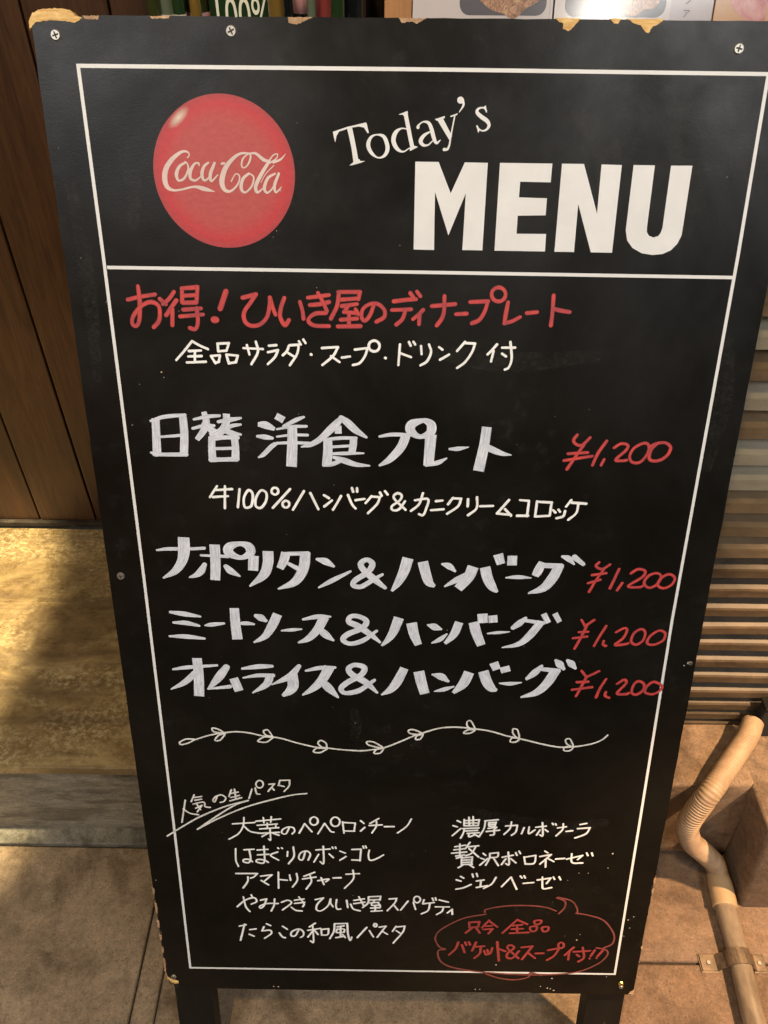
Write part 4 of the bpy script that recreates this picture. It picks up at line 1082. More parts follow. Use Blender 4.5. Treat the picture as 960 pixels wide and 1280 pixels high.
b 303.2,529.7,10.97 306.0,542.9,10.19 310.8,555.8,7.60
r 320.0,531.8,2.20 326.6,534.1,7.92 333.5,536.6,2.65
r 324.8,553.2,1.79 332.9,548.7,5.34 339.6,542.4,2.21
b 351.7,528.1,8.76 347.0,542.3,8.41 338.2,553.7,3.57
b 366.4,527.9,10.51 369.5,539.6,10.60 375.7,555.3,8.93
b 374.8,518.0,10.43 375.8,528.7,10.08
b 385.4,519.7,9.14 386.4,528.1,9.19
r 381.4,540.9,1.77 392.0,539.8,3.53 403.4,538.7,1.32
# bold_handwriting paint
r 418.9,522.5,3.49 413.3,528.4,7.00 406.9,533.9,4.84
r 419.1,525.3,3.93 437.1,528.1,4.38
b 434.9,526.5,8.30 425.0,542.4,8.40 413.9,553.3,5.80 396.9,557.7,1.34
b 436.7,517.1,6.08 442.5,527.8,5.69
b 448.0,516.5,5.64 453.8,526.7,5.24
# price red
r 475.9,524.0,3.05 480.1,531.0,3.07 | 480.1,531.0,3.07 488.5,523.8,3.05
r 482.0,529.8,3.06 477.4,544.1,3.10 472.2,557.8,3.13
r 474.7,538.2,3.08 483.9,537.5,3.08
r 469.3,545.4,3.10 483.5,543.2,3.10
r 501.5,530.7,3.07 495.8,543.8,3.10 491.9,554.1,3.12
r 501.1,548.5,3.11 500.9,552.6,3.12 503.8,554.0,3.12
r 512.5,537.6,3.08 520.1,532.8,3.07 523.4,535.1,3.08 520.5,544.6,3.10 513.3,552.6,3.12 523.5,551.8,3.11 526.4,550.5,3.11
r 537.5,533.7,3.07 531.0,538.5,3.08 529.2,548.1,3.10 534.8,552.1,3.11 541.3,546.7,3.10 542.1,537.2,3.08 537.5,533.7,3.07
r 556.0,535.1,3.07 547.8,541.9,3.09 545.9,550.2,3.11 553.3,551.8,3.11 561.8,546.4,3.10 562.6,538.1,3.08 556.0,535.1,3.07
# bold_handwriting paint
r 54.0,589.3,2.30 69.8,586.6,4.59 100.5,583.7,2.74
b 80.2,575.1,10.00 80.3,597.4,10.63 78.6,622.8,10.82
r 77.3,593.0,6.91 65.0,605.2,6.51 50.0,614.0,1.87
r 110.2,586.0,7.33 101.5,598.4,9.25 89.9,612.9,3.27
r 88.7,613.4,1.87 112.4,610.0,4.66
b 116.9,599.4,9.71 121.8,615.5,9.83
r 126.9,587.3,2.75 143.5,584.6,5.95 158.2,583.8,3.66
r 127.1,598.7,1.85 142.9,595.5,4.61 158.9,595.3,4.61
b 156.0,594.3,8.29 151.2,606.4,7.90 135.7,617.8,1.41
r 186.5,583.4,5.03 176.6,596.0,7.84 157.1,606.8,1.39
b 178.8,593.5,11.51 179.6,607.3,11.62 175.5,614.9,9.35 167.6,620.9,3.29
r 193.7,588.8,2.75 208.5,585.1,5.03 224.2,584.4,3.20
b 218.6,583.9,10.97 209.8,601.0,10.18 199.4,612.0,6.99 188.9,619.6,1.88
r 209.2,600.5,5.09 216.4,609.2,9.77 226.8,621.6,2.82
# bold_handwriting paint
r 268.4,615.3,2.80 256.7,602.8,7.41 242.0,593.0,6.90 238.5,585.6,5.95 245.2,581.1,5.47 255.0,584.4,6.40 251.4,593.6,6.44 237.7,602.6,6.48 230.4,610.3,6.05 234.4,616.3,5.14 249.3,613.1,6.06 265.6,599.7,3.69
b 296.9,584.3,9.13 289.4,601.8,10.17 282.6,611.5,7.92 272.9,618.3,1.87
b 312.1,588.0,11.44 315.4,602.7,11.10 319.2,616.1,10.27
r 326.5,591.8,2.29 335.6,594.1,8.27 343.2,599.8,3.23
r 329.3,612.9,1.40 339.4,610.2,5.11 349.4,606.5,1.85
b 364.9,588.2,10.98 359.3,602.8,10.63 349.1,614.6,3.73
b 379.5,586.8,10.97 384.3,600.4,11.07 389.6,607.9,9.28 395.3,610.9,3.25
b 389.8,576.0,9.52 393.6,584.8,8.67
b 401.3,580.8,10.46 403.5,587.7,10.06
# bold_handwriting paint
r 397.7,601.7,1.85 408.7,602.1,4.62 420.4,600.4,1.38
r 440.1,579.7,3.63 433.8,587.7,7.77 426.1,595.3,4.14
r 439.7,583.2,4.55 457.7,585.4,5.93
b 455.5,583.9,10.48 447.6,600.7,10.15 437.0,612.8,7.91 420.9,619.1,1.87
r 454.4,572.6,3.62 458.6,577.0,8.16 463.3,582.8,3.64
r 466.5,572.4,3.61 470.6,576.3,7.70 475.3,581.7,3.18
# price red
r 482.3,585.0,3.19 488.2,592.6,3.21 | 488.2,592.6,3.21 500.5,585.0,3.19
r 487.8,593.4,3.21 483.8,605.2,3.24 479.7,616.7,3.26
r 479.0,599.0,3.22 490.5,598.3,3.22
r 474.7,608.6,3.25 495.4,605.0,3.24
r 509.0,594.8,3.21 504.0,606.2,3.24 501.1,617.6,3.27
r 510.5,611.1,3.25 510.4,615.7,3.26 514.9,618.2,3.27
r 521.2,600.4,3.22 527.9,595.3,3.21 530.6,599.5,3.22 522.7,612.2,3.25 531.3,613.4,3.25 534.7,612.0,3.25
r 543.9,596.8,3.22 539.1,600.6,3.22 537.9,610.7,3.25 543.0,613.7,3.25 549.6,608.0,3.24 549.6,600.5,3.22 543.9,596.8,3.22
r 559.7,597.3,3.22 553.1,602.9,3.23 552.1,610.5,3.25 559.8,612.9,3.25 566.6,609.0,3.24 568.9,602.7,3.23 559.7,597.3,3.22
# vine_drawing chalk
r 68.3,679.5,1.84 59.5,679.6,1.84 52.5,683.8,1.84 53.3,687.0,1.85 61.2,685.0,1.84 69.3,680.3,1.84 86.3,673.8,1.83 104.0,670.0,1.82 117.2,668.8,1.82 130.2,670.4,1.82 145.3,674.2,1.83 162.7,676.6,1.83 182.1,683.1,1.84 201.7,688.2,1.84 214.9,689.3,1.85 230.3,691.2,1.85 250.1,692.3,1.85 263.3,690.7,1.85 276.5,687.8,1.84 293.9,679.4,1.83 309.0,671.1,1.82 319.8,666.6,1.81 336.9,660.5,1.81 354.2,658.9,1.80 371.6,660.5,1.81 391.3,663.6,1.81 409.1,669.5,1.82
# leaf_drawing chalk
r 102.9,670.9,1.82 95.6,665.6,1.82 89.6,664.4,1.82 91.0,669.2,1.82 102.8,671.1,1.83
r 102.8,671.4,1.83 96.1,673.6,1.83 91.2,680.4,1.84 96.7,680.4,1.84 102.7,672.7,1.83
# leaf_drawing chalk
r 155.1,675.4,1.83 150.0,666.1,1.82 145.2,667.5,1.82 147.5,672.8,1.83 155.1,674.6,1.83
r 155.1,675.4,1.83 145.2,675.5,1.83 138.3,681.0,1.84 147.1,682.3,1.84 155.0,676.2,1.83
# leaf_drawing chalk
r 213.8,689.3,1.85 212.8,682.6,1.84 207.4,679.1,1.83 204.1,682.7,1.84 208.3,688.1,1.84 213.8,688.8,1.85
r 213.8,689.9,1.85 202.8,689.5,1.85 198.9,694.5,1.85 206.0,695.5,1.85 213.8,690.7,1.85
# leaf_drawing chalk
r 275.4,688.3,1.84 265.4,680.4,1.83 257.8,680.0,1.83 260.0,684.5,1.84 275.4,688.3,1.84
r 276.0,688.9,1.84 268.8,689.8,1.85 265.5,695.3,1.85 272.1,695.2,1.85 276.0,689.7,1.85
# leaf_drawing chalk
r 318.7,668.8,1.82 308.8,663.1,1.81 302.8,664.2,1.81 305.7,668.5,1.82 318.7,668.8,1.82
r 318.8,669.3,1.82 312.3,671.0,1.82 310.9,675.6,1.83 315.7,675.5,1.83 318.8,670.1,1.82
# leaf_drawing chalk
r 375.0,662.0,1.81 370.0,650.7,1.79 365.8,652.1,1.80 367.2,658.7,1.80 375.0,662.0,1.81
r 375.0,662.6,1.81 367.4,662.2,1.81 362.8,666.7,1.81 369.8,666.6,1.81 375.0,663.1,1.81
# vine_drawing chalk
r 409.1,669.5,1.82 429.0,674.5,1.82 451.4,680.6,1.83 469.1,683.9,1.83 486.5,682.8,1.83 503.6,678.7,1.83 513.8,673.2,1.82 519.2,666.9,1.81
# leaf_drawing chalk
r 423.4,672.5,1.82 421.1,661.8,1.81 416.0,660.6,1.81 417.2,667.8,1.81 423.4,672.5,1.82
r 423.4,672.5,1.82 415.8,672.6,1.82 414.4,677.5,1.83 420.5,677.4,1.83 424.6,673.0,1.82
# leaf_drawing chalk
r 483.3,682.8,1.83 479.0,672.9,1.82 474.3,673.8,1.82 476.4,679.7,1.83 483.3,682.8,1.83
r 483.3,682.8,1.83 474.6,683.8,1.83 474.0,688.4,1.84 480.5,688.3,1.84 484.0,683.6,1.83
# slanted_handwriting chalk
r 51.2,765.2,1.95 44.4,798.0,1.99
r 47.7,778.1,1.96 54.8,784.2,1.97 64.6,786.4,1.98
r 61.9,757.2,1.94 57.9,767.0,1.95
r 61.6,761.1,1.94 70.2,759.5,1.94
r 62.2,765.0,1.95 69.9,763.4,1.94
r 59.8,770.6,1.95 71.9,767.5,1.95 73.2,774.0,1.96 78.9,775.2,1.96
r 62.2,776.7,1.96 69.6,772.1,1.96
r 64.0,771.3,1.96 67.7,778.5,1.96
r 69.2,772.9,1.96 63.6,782.0,1.97
r 88.3,758.0,1.94 84.9,766.5,1.95 82.7,764.6,1.95 86.3,759.2,1.94 93.1,756.7,1.94 97.6,761.0,1.94 95.3,765.9,1.95 90.8,767.6,1.95
r 104.6,749.3,1.93 101.5,758.5,1.94
r 103.1,754.6,1.93 112.3,752.1,1.93
r 103.3,760.2,1.94 113.5,756.9,1.94
r 108.4,748.1,1.92 108.9,761.8,1.94
r 102.0,765.0,1.95 115.6,760.2,1.94
r 128.0,747.7,1.92 124.1,761.0,1.94
r 131.9,746.0,1.92 133.0,753.6,1.93 136.7,754.8,1.93
r 141.2,740.4,1.91 140.5,743.0,1.91 138.9,745.0,1.91 136.8,745.7,1.91 134.8,745.0,1.91 133.4,743.1,1.91 132.9,740.5,1.91 133.6,737.9,1.91 135.2,736.0,1.91 137.3,735.2,1.91 139.4,735.9,1.91 140.8,737.8,1.91 141.2,740.4,1.91
r 147.8,740.3,1.91 154.0,739.5,1.91 | 154.0,739.5,1.91 146.3,750.5,1.93
r 150.7,745.0,1.92 153.0,748.5,1.92
r 160.2,734.6,1.91 158.4,741.8,1.91
r 160.2,734.6,1.91 171.1,734.0,1.90 | 171.1,734.0,1.90 170.2,742.3,1.92 164.3,750.2,1.93
r 159.5,741.7,1.91 164.5,743.1,1.92
r 25.7,818.4,2.02 47.6,801.6,2.00 68.0,787.6,1.98 97.7,772.4,1.96 123.0,763.9,1.94 | 123.0,763.9,1.94 107.3,771.0,1.95 87.2,786.1,1.97 61.5,807.7,2.00 | 61.5,807.7,2.00 86.9,791.0,1.98 120.5,773.2,1.96 155.3,760.5,1.94 174.4,754.9,1.93 189.6,752.7,1.93
# white_handwriting white
r 102.8,799.3,2.12 128.4,796.8,2.12
r 116.5,789.5,2.11 115.0,801.5,2.13 108.9,813.6,2.14 97.4,822.4,2.16
r 115.7,802.5,2.13 123.0,810.4,2.14 136.8,813.1,2.14
r 130.0,794.8,2.12 158.6,790.8,2.11
r 138.7,789.1,2.11 139.1,797.1,2.12
r 148.0,788.0,2.11 146.9,795.9,2.12
r 131.2,800.8,2.13 154.4,798.4,2.12
r 142.9,797.4,2.12 142.6,805.0,2.13
r 152.9,798.4,2.12 152.3,803.8,2.13
r 134.0,806.1,2.13 155.7,803.8,2.13
r 131.4,812.8,2.14 156.2,810.8,2.14
r 145.7,804.9,2.13 145.6,822.1,2.16 143.3,821.1,2.15
r 144.6,811.4,2.14 135.8,817.6,2.15
r 146.9,811.4,2.14 155.6,815.2,2.15
r 168.1,803.5,2.13 163.9,812.7,2.14 159.3,811.7,2.14 160.3,806.7,2.13 166.6,802.6,2.13 172.7,803.5,2.13 174.1,808.5,2.14 171.1,812.9,2.14
r 179.4,811.4,2.14 186.0,797.2,2.12 | 186.0,797.2,2.12 194.1,809.1,2.14
r 201.5,793.0,2.29 200.8,796.0,2.29 199.0,798.2,2.29 196.7,799.0,2.29 194.4,798.3,2.29 192.8,796.1,2.29 192.3,793.2,2.29 193.0,790.2,2.29 194.7,788.0,2.29 197.0,787.1,2.29 199.3,787.9,2.29 200.9,790.0,2.29 201.5,793.0,2.29
r 201.0,812.0,2.14 209.1,796.2,2.12 | 209.1,796.2,2.12 215.8,807.7,2.13 219.6,809.3,2.14
r 226.6,793.5,2.29 225.9,796.9,2.29 223.9,799.5,2.29 221.3,800.4,2.29 218.7,799.6,2.29 216.8,797.1,2.29 216.2,793.7,2.29 216.9,790.3,2.29 218.9,787.8,2.29 221.5,786.9,2.29 224.1,787.8,2.29 226.0,790.2,2.29 226.6,793.5,2.29
r 229.8,793.5,2.11 231.2,810.5,2.14
r 229.8,794.5,2.11 244.4,795.2,2.12 | 244.4,795.2,2.12 242.8,807.3,2.13
r 231.2,807.1,2.13 243.6,807.2,2.13
# white_handwriting white
r 103.9,837.2,2.18 103.1,854.9,2.20 105.4,864.3,2.22
r 113.6,838.5,2.18 125.4,837.4,2.18
r 119.8,838.4,2.18 120.6,852.5,2.20 117.9,858.4,2.21 112.1,857.2,2.21 112.7,853.6,2.20 119.0,853.5,2.20 122.7,857.0,2.21
r 129.2,838.6,2.18 141.8,837.1,2.18
r 129.1,846.1,2.19 142.2,844.8,2.19
r 137.3,832.5,2.17 137.0,854.2,2.20 134.1,858.9,2.21 127.4,856.9,2.21 128.7,853.3,2.20 136.3,853.8,2.20 141.1,857.3,2.21
r 152.9,841.1,2.18 144.5,846.2,2.19 153.6,853.9,2.20
r 153.5,834.7,2.17 154.4,835.7,2.17
r 157.9,834.6,2.17 158.8,835.6,2.17
r 164.8,840.2,2.18 164.1,847.5,2.19
r 171.7,832.9,2.17 171.9,847.4,2.19 165.2,859.0,2.21
r 185.5,839.9,2.18 182.0,852.4,2.20 177.6,850.4,2.19 180.0,842.0,2.18 187.1,838.8,2.18 191.3,843.9,2.19 188.6,852.9,2.20
r 198.1,837.0,2.18 214.5,835.2,2.17
r 206.8,831.2,2.17 206.7,857.2,2.20 202.7,855.1,2.20
r 201.1,843.7,2.18 195.3,855.7,2.20
r 213.6,842.9,2.18 218.2,848.6,2.19
r 217.2,832.1,2.17 218.1,834.1,2.17
r 221.0,832.0,2.17 221.6,834.1,2.17
r 226.2,838.1,2.18 232.4,841.1,2.18
r 226.0,852.2,2.20 233.2,846.3,2.19
# white_handwriting white
r 101.8,876.0,2.23 127.2,875.5,2.23 | 127.2,875.5,2.23 123.0,880.9,2.24 118.9,883.1,2.24
r 115.8,881.1,2.24 115.0,888.6,2.25 109.1,899.0,2.27
r 131.0,879.7,2.24 144.6,877.3,2.23 | 144.6,877.3,2.23 134.6,888.2,2.25
r 131.4,886.5,2.25 139.9,893.5,2.26
r 152.5,872.9,2.23 151.7,898.7,2.27
r 153.1,884.6,2.24 162.6,885.5,2.25
r 165.6,876.9,2.23 166.6,885.5,2.25
r 174.1,874.6,2.23 174.6,885.3,2.25 168.6,896.2,2.26
r 195.6,872.1,2.23 182.8,878.8,2.24
r 181.0,883.1,2.24 197.0,879.6,2.24
r 190.0,876.5,2.23 191.3,887.2,2.25 185.0,899.1,2.27
r 199.3,885.3,2.24 212.1,882.5,2.24 208.8,886.8,2.25
r 203.1,880.5,2.24 206.3,891.2,2.25
r 217.7,880.7,2.24 226.8,880.1,2.24
# white_handwriting white
r 100.0,930.0,2.31 110.4,919.1,2.30 121.1,915.0,2.29 124.0,921.1,2.30 117.3,925.6,2.31
r 108.3,913.7,2.29 110.5,930.2,2.31 114.9,937.9,2.32
r 118.1,910.2,2.28 119.5,915.0,2.29
r 129.0,918.8,2.30 136.4,916.4,2.29 | 136.4,916.4,2.29 132.6,927.6,2.31 128.3,932.1,2.31 127.7,928.8,2.31 136.0,924.2,2.30 149.8,923.9,2.30
r 146.1,916.3,2.29 144.8,927.3,2.31 141.1,936.3,2.32
r 154.3,921.6,2.30 162.2,918.2,2.29 166.0,922.9,2.30 155.0,934.3,2.32
r 170.2,918.0,2.29 181.6,915.6,2.29
r 170.1,923.3,2.30 182.3,921.1,2.30
r 175.6,912.4,2.28 181.4,923.3,2.30 179.9,928.4,2.31
r 165.8,929.6,2.31 171.3,934.6,2.32 178.6,935.6,2.32
r 195.3,916.4,2.29 205.1,913.4,2.29 | 205.1,913.4,2.29 197.6,924.1,2.30 196.5,933.0,2.31 202.2,934.7,2.32 210.5,926.1,2.30 213.9,915.0,2.29 | 213.9,915.0,2.29 213.8,921.6,2.30 216.6,927.7,2.31
r 221.2,915.9,2.29 220.2,925.9,2.30 221.8,931.4,2.31 225.8,931.3,2.31
r 233.3,916.8,2.29 234.5,928.3,2.31
# white_handwriting white
r 100.3,963.1,2.36 108.7,960.6,2.36
r 107.1,959.5,2.36 100.5,987.3,2.40
r 113.2,968.6,2.37 120.7,967.3,2.37
r 111.9,976.6,2.38 117.5,980.0,2.39
r 134.3,958.3,2.35 139.1,961.2,2.36
r 130.8,963.6,2.36 128.0,970.6,2.37 | 128.0,970.6,2.37 137.9,969.2,2.37 139.3,974.9,2.38 130.6,983.2,2.39
r 153.9,962.0,2.36 159.5,967.0,2.37
r 149.3,973.6,2.38 153.1,980.4,2.39 156.4,981.5,2.39
r 173.4,968.5,2.37 169.0,977.8,2.38 164.0,977.9,2.38 165.1,971.0,2.37 173.5,966.2,2.36 179.1,970.7,2.37 178.9,977.6,2.38 175.5,980.7,2.39
r 194.3,956.0,2.35 186.8,962.5,2.36
r 185.0,968.3,2.37 200.7,964.6,2.36
r 191.0,960.2,2.35 191.4,987.8,2.40 187.8,986.7,2.39
r 190.7,969.8,2.37 184.6,979.8,2.38
r 193.2,968.1,2.37 197.2,975.0,2.38
r 201.5,966.4,2.36 201.8,976.0,2.38
r 201.5,966.4,2.36 210.6,964.8,2.36 | 210.6,964.8,2.36 209.3,974.7,2.38 201.8,976.0,2.38
r 218.1,956.2,2.35 217.1,968.8,2.37 211.9,981.6,2.39
r 218.1,956.2,2.35 233.7,955.3,2.35 | 233.7,955.3,2.35 234.4,973.1,2.37 236.8,984.6,2.39 239.0,978.8,2.38
r 221.3,961.4,2.36 229.6,959.4,2.35
r 221.0,965.3,2.36 220.4,971.0,2.37 229.5,970.4,2.37 | 229.5,970.4,2.37 229.8,965.1,2.36 221.0,965.3,2.36
r 225.5,960.6,2.35 225.2,977.4,2.38
r 219.4,979.8,2.38 230.2,977.3,2.38
r 227.8,974.4,2.37 231.0,979.6,2.38
# white_handwriting white
r 250.6,792.1,2.11 254.4,796.0,2.12
r 250.5,807.5,2.13 255.1,802.0,2.12
r 271.2,788.4,2.10 261.3,795.9,2.12
r 260.5,798.9,2.12 275.1,797.7,2.12
r 268.9,792.8,2.11 268.2,800.8,2.12 263.6,809.9,2.14
r 278.2,800.2,2.12 289.0,800.0,2.12
r 308.7,788.2,2.10 303.6,799.2,2.12 293.3,809.4,2.13
# white_handwriting white
r 240.3,835.8,2.17 250.9,835.2,2.17 | 250.9,835.2,2.17 249.6,853.2,2.20
r 240.2,852.0,2.20 249.6,852.2,2.20
r 253.3,830.4,2.16 254.0,833.5,2.17
r 256.2,830.0,2.16 257.1,833.0,2.17
r 260.6,836.4,2.17 259.5,843.7,2.18 261.4,852.0,2.20 268.5,849.8,2.19 277.3,843.4,2.18
r 232.9,874.6,2.23 248.7,873.3,2.23
r 241.3,868.1,2.22 241.6,881.9,2.24 231.1,897.2,2.26
# white_handwriting white
r 242.1,917.1,2.29 254.6,914.2,2.29
r 242.1,922.4,2.30 255.1,919.7,2.29
r 248.1,911.0,2.28 253.6,924.8,2.30
r 238.1,923.3,2.30 241.3,931.1,2.31 249.4,934.2,2.31
r 259.9,910.8,2.28 274.4,909.5,2.28 | 274.4,909.5,2.28 273.6,915.6,2.29
r 260.7,915.9,2.29 273.6,914.9,2.29
r 259.9,911.5,2.28 259.1,920.7,2.29 252.6,928.6,2.31
r 261.5,920.7,2.29 272.0,919.4,2.29
r 267.2,916.2,2.29 263.6,924.4,2.30 273.7,923.8,2.30
r 271.7,920.9,2.29 274.0,926.0,2.30
r 268.0,924.5,2.30 268.0,933.4,2.31
r 262.4,929.1,2.31 273.7,928.2,2.31
r 263.2,934.4,2.31 276.2,933.1,2.31
r 284.9,913.6,2.28 293.7,912.4,2.28 | 293.7,912.4,2.28 291.4,920.1,2.29 282.7,932.9,2.31
r 289.8,922.4,2.30 295.6,931.6,2.31
r 307.5,916.5,2.29 298.9,931.5,2.31
r 314.0,918.6,2.29 317.0,930.0,2.31
r 322.3,913.6,2.28 321.8,916.2,2.28 320.4,918.2,2.28 318.5,918.9,2.28 316.6,918.3,2.28 315.1,916.4,2.28 314.5,913.7,2.28 315.0,911.1,2.28 316.4,909.1,2.28 318.3,908.4,2.28 320.2,909.1,2.28 321.7,911.0,2.28 322.3,913.6,2.28
r 326.8,913.9,2.28 325.4,920.6,2.29
r 325.7,920.6,2.29 339.0,918.1,2.29
r 334.2,919.3,2.29 332.1,931.5,2.31 324.2,937.3,2.32
r 336.7,910.9,2.28 338.1,914.8,2.28
r 340.4,910.4,2.28 341.3,913.9,2.28
r 345.3,913.6,2.28 356.2,917.1,2.29
r 340.9,925.1,2.30 357.8,925.0,2.30
r 350.6,925.6,2.30 349.2,932.3,2.31 342.9,938.0,2.32
r 361.5,928.7,2.30 355.8,934.9,2.31
r 361.2,928.8,2.30 361.9,937.0,2.32
# white_handwriting white
r 257.5,962.3,2.36 245.9,979.8,2.38
r 260.8,967.5,2.36 265.8,978.2,2.38
r 270.0,958.2,2.74 269.7,959.4,2.74 269.1,960.4,2.74 268.2,960.7,2.74 267.3,960.4,2.74 266.6,959.5,2.74 266.4,958.3,2.74 266.6,957.0,2.74 267.2,956.1,2.74 268.1,955.7,2.74 269.1,956.0,2.74 269.7,956.9,2.74 270.0,958.2,2.74
r 273.1,961.3,2.35 281.3,959.6,2.35 | 281.3,959.6,2.35 270.7,978.6,2.38
r 277.3,968.8,2.37 283.1,973.3,2.37
r 293.6,959.3,2.35 289.6,967.9,2.36
r 293.6,960.5,2.35 304.3,959.1,2.35 | 304.3,959.1,2.35 302.0,969.4,2.37 290.7,988.2,2.39
r 294.0,966.8,2.36 299.6,971.8,2.37
# white_handwriting white
r 361.5,790.0,2.19 365.4,792.4,2.20
r 357.0,797.5,2.20 361.9,799.2,2.21
r 356.7,812.6,2.23 365.9,801.6,2.21
r 370.1,789.8,2.19 386.6,788.3,2.19 | 386.6,788.3,2.19 385.7,796.2,2.20
r 369.4,788.1,2.19 369.5,797.3,2.20
r 369.3,793.5,2.20 384.6,792.8,2.20
r 369.5,797.3,2.20 385.8,796.7,2.20
r 374.6,784.8,2.18 375.6,797.2,2.20
r 379.3,783.5,2.18 380.2,796.6,2.20
r 368.2,801.5,2.21 386.9,800.2,2.21
r 370.1,801.5,2.21 369.1,808.6,2.22 366.5,815.7,2.23
r 371.8,805.0,2.21 385.2,803.8,2.21
r 373.9,808.5,2.22 387.3,807.2,2.22
r 375.8,808.4,2.22 376.1,813.5,2.23 382.1,810.8,2.22
r 380.0,807.9,2.22 387.3,813.3,2.23
r 393.0,789.4,2.19 408.2,787.4,2.19
r 393.6,789.4,2.19 392.7,800.6,2.21 387.6,813.3,2.23
r 397.9,791.8,2.19 405.9,791.2,2.19 | 405.9,791.2,2.19 405.1,796.7,2.20 | 405.1,796.7,2.20 398.3,797.3,2.20 | 398.3,797.3,2.20 397.9,791.8,2.19
r 397.7,794.5,2.20 405.3,793.9,2.20
r 397.5,800.5,2.21 407.0,798.6,2.20 | 407.0,798.6,2.20 404.0,802.4,2.21
r 404.0,802.4,2.21 404.8,809.2,2.22 400.6,810.5,2.22
r 395.8,805.1,2.21 410.5,802.8,2.21
r 417.4,796.4,2.20 430.7,795.0,2.20 | 430.7,795.0,2.20 429.5,805.0,2.21 425.1,810.1,2.22
r 423.6,790.1,2.19 422.4,800.1,2.21 416.3,809.0,2.22
r 438.6,798.6,2.20 436.4,807.4,2.22
r 444.3,797.2,2.20 444.7,807.2,2.22 451.3,801.6,2.21
r 452.0,797.6,2.20 463.7,795.6,2.20
r 459.0,790.7,2.19 461.0,809.5,2.22 457.7,809.0,2.22
r 457.1,801.5,2.21 453.9,809.1,2.22
r 462.8,800.6,2.21 466.3,803.8,2.21
r 470.5,791.3,2.19 471.7,793.3,2.19
r 474.0,791.7,2.19 475.0,793.7,2.20
r 476.9,798.1,2.20 486.7,796.0,2.20
r 483.0,791.6,2.19 482.9,800.3,2.20 476.5,809.7,2.22
r 487.3,803.0,2.21 494.5,801.8,2.21
r 502.2,792.5,2.19 509.6,790.6,2.19
r 500.0,798.7,2.20 514.1,797.0,2.20 | 514.1,797.0,2.20 510.3,806.1,2.21 498.5,812.6,2.22
# white_handwriting white
r 360.4,829.5,2.25 372.9,826.7,2.25
r 359.6,834.2,2.26 372.7,832.1,2.25
r 356.9,839.4,2.27 374.3,837.2,2.26
r 366.0,825.1,2.24 366.9,844.4,2.27
r 362.0,843.7,2.27 372.0,841.7,2.27
r 363.1,847.0,2.28 369.4,844.3,2.27
r 377.5,822.3,2.24 373.1,831.3,2.25
r 374.9,829.3,2.25 388.0,827.2,2.25
r 384.6,829.1,2.25 380.3,838.9,2.26 373.6,842.9,2.27
r 377.0,831.8,2.25 388.8,844.5,2.27
r 368.9,846.1,2.28 369.4,856.0,2.29
r 368.9,846.4,2.28 381.6,844.6,2.27 | 381.6,844.6,2.27 381.2,855.8,2.29
r 369.7,849.8,2.28 380.8,848.8,2.28
r 369.8,853.4,2.29 381.0,852.4,2.28
r 369.4,856.6,2.29 381.7,855.8,2.29
r 370.8,857.3,2.29 365.7,861.6,2.30
r 379.3,857.2,2.29 383.8,860.8,2.30
r 393.9,838.7,2.26 397.0,841.7,2.27
r 391.4,846.0,2.27 395.4,847.7,2.28
r 391.0,857.0,2.29 399.7,846.4,2.27
r 401.7,838.6,2.26 411.4,837.1,2.26 | 411.4,837.1,2.26 410.8,843.6,2.27 402.1,845.0,2.27
r 401.7,838.6,2.26 401.6,846.3,2.27 397.9,856.8,2.29
r 406.0,844.9,2.27 412.7,857.1,2.29
r 416.7,844.0,2.27 429.2,840.6,2.27
r 423.0,836.1,2.26 425.3,855.0,2.29 421.3,853.8,2.29
r 420.8,846.5,2.27 416.5,855.2,2.29
r 426.6,845.9,2.27 433.0,852.3,2.28
r 431.8,836.7,2.26 433.5,840.6,2.27
r 435.5,834.1,2.26 437.4,837.9,2.26
r 442.0,843.0,2.27 444.2,853.4,2.28
r 442.1,843.5,2.27 455.5,840.2,2.26 | 455.5,840.2,2.26 454.5,852.4,2.28 444.3,853.9,2.29
r 465.6,833.5,2.25 469.2,836.1,2.26
r 460.5,841.9,2.27 473.3,838.6,2.26 | 473.3,838.6,2.26 461.5,853.6,2.28
r 467.7,846.4,2.27 468.4,858.2,2.29
r 470.6,845.1,2.27 477.4,849.4,2.28
r 479.4,845.4,2.27 489.4,844.2,2.27
r 492.1,845.2,2.27 510.0,839.2,2.26 | 510.0,839.2,2.26 504.8,845.8,2.27
r 497.1,836.8,2.26 499.0,850.3,2.28 511.2,850.8,2.28
r 514.4,835.2,2.26 516.2,839.1,2.26
r 520.3,835.1,2.26 521.9,839.5,2.26
# white_handwriting white
r 369.3,875.8,2.32 373.0,878.4,2.32
r 364.6,881.3,2.33 370.1,883.3,2.33
r 364.7,896.3,2.35 373.1,894.0,2.35 382.2,888.4,2.34
r 383.0,871.6,2.31 384.2,876.4,2.32
r 387.9,870.7,2.31 389.3,875.5,2.32
r 388.5,882.7,2.33 397.3,880.7,2.33
r 393.8,882.1,2.33 393.6,891.5,2.34
r 389.1,892.9,2.34 402.2,889.7,2.34
r 411.3,876.4,2.32 406.7,887.2,2.34 397.7,894.1,2.35
r 418.9,891.0,2.34 429.1,875.5,2.32 | 429.1,875.5,2.32 437.1,894.7,2.35
r 440.1,873.7,2.31 442.3,876.6,2.32
r 444.4,873.1,2.31 446.0,876.6,2.32
r 444.3,885.1,2.33 456.5,883.6,2.33
r 460.7,879.5,2.32 476.3,876.0,2.32 | 476.3,876.0,2.32 472.1,884.6,2.33
r 466.3,874.6,2.32 467.6,890.1,2.34 469.9,893.3,2.34 478.6,891.2,2.34
r 479.1,874.3,2.31 481.0,877.8,2.32
r 486.0,873.7,2.31 488.2,878.4,2.32
# bubble_drawing redthin
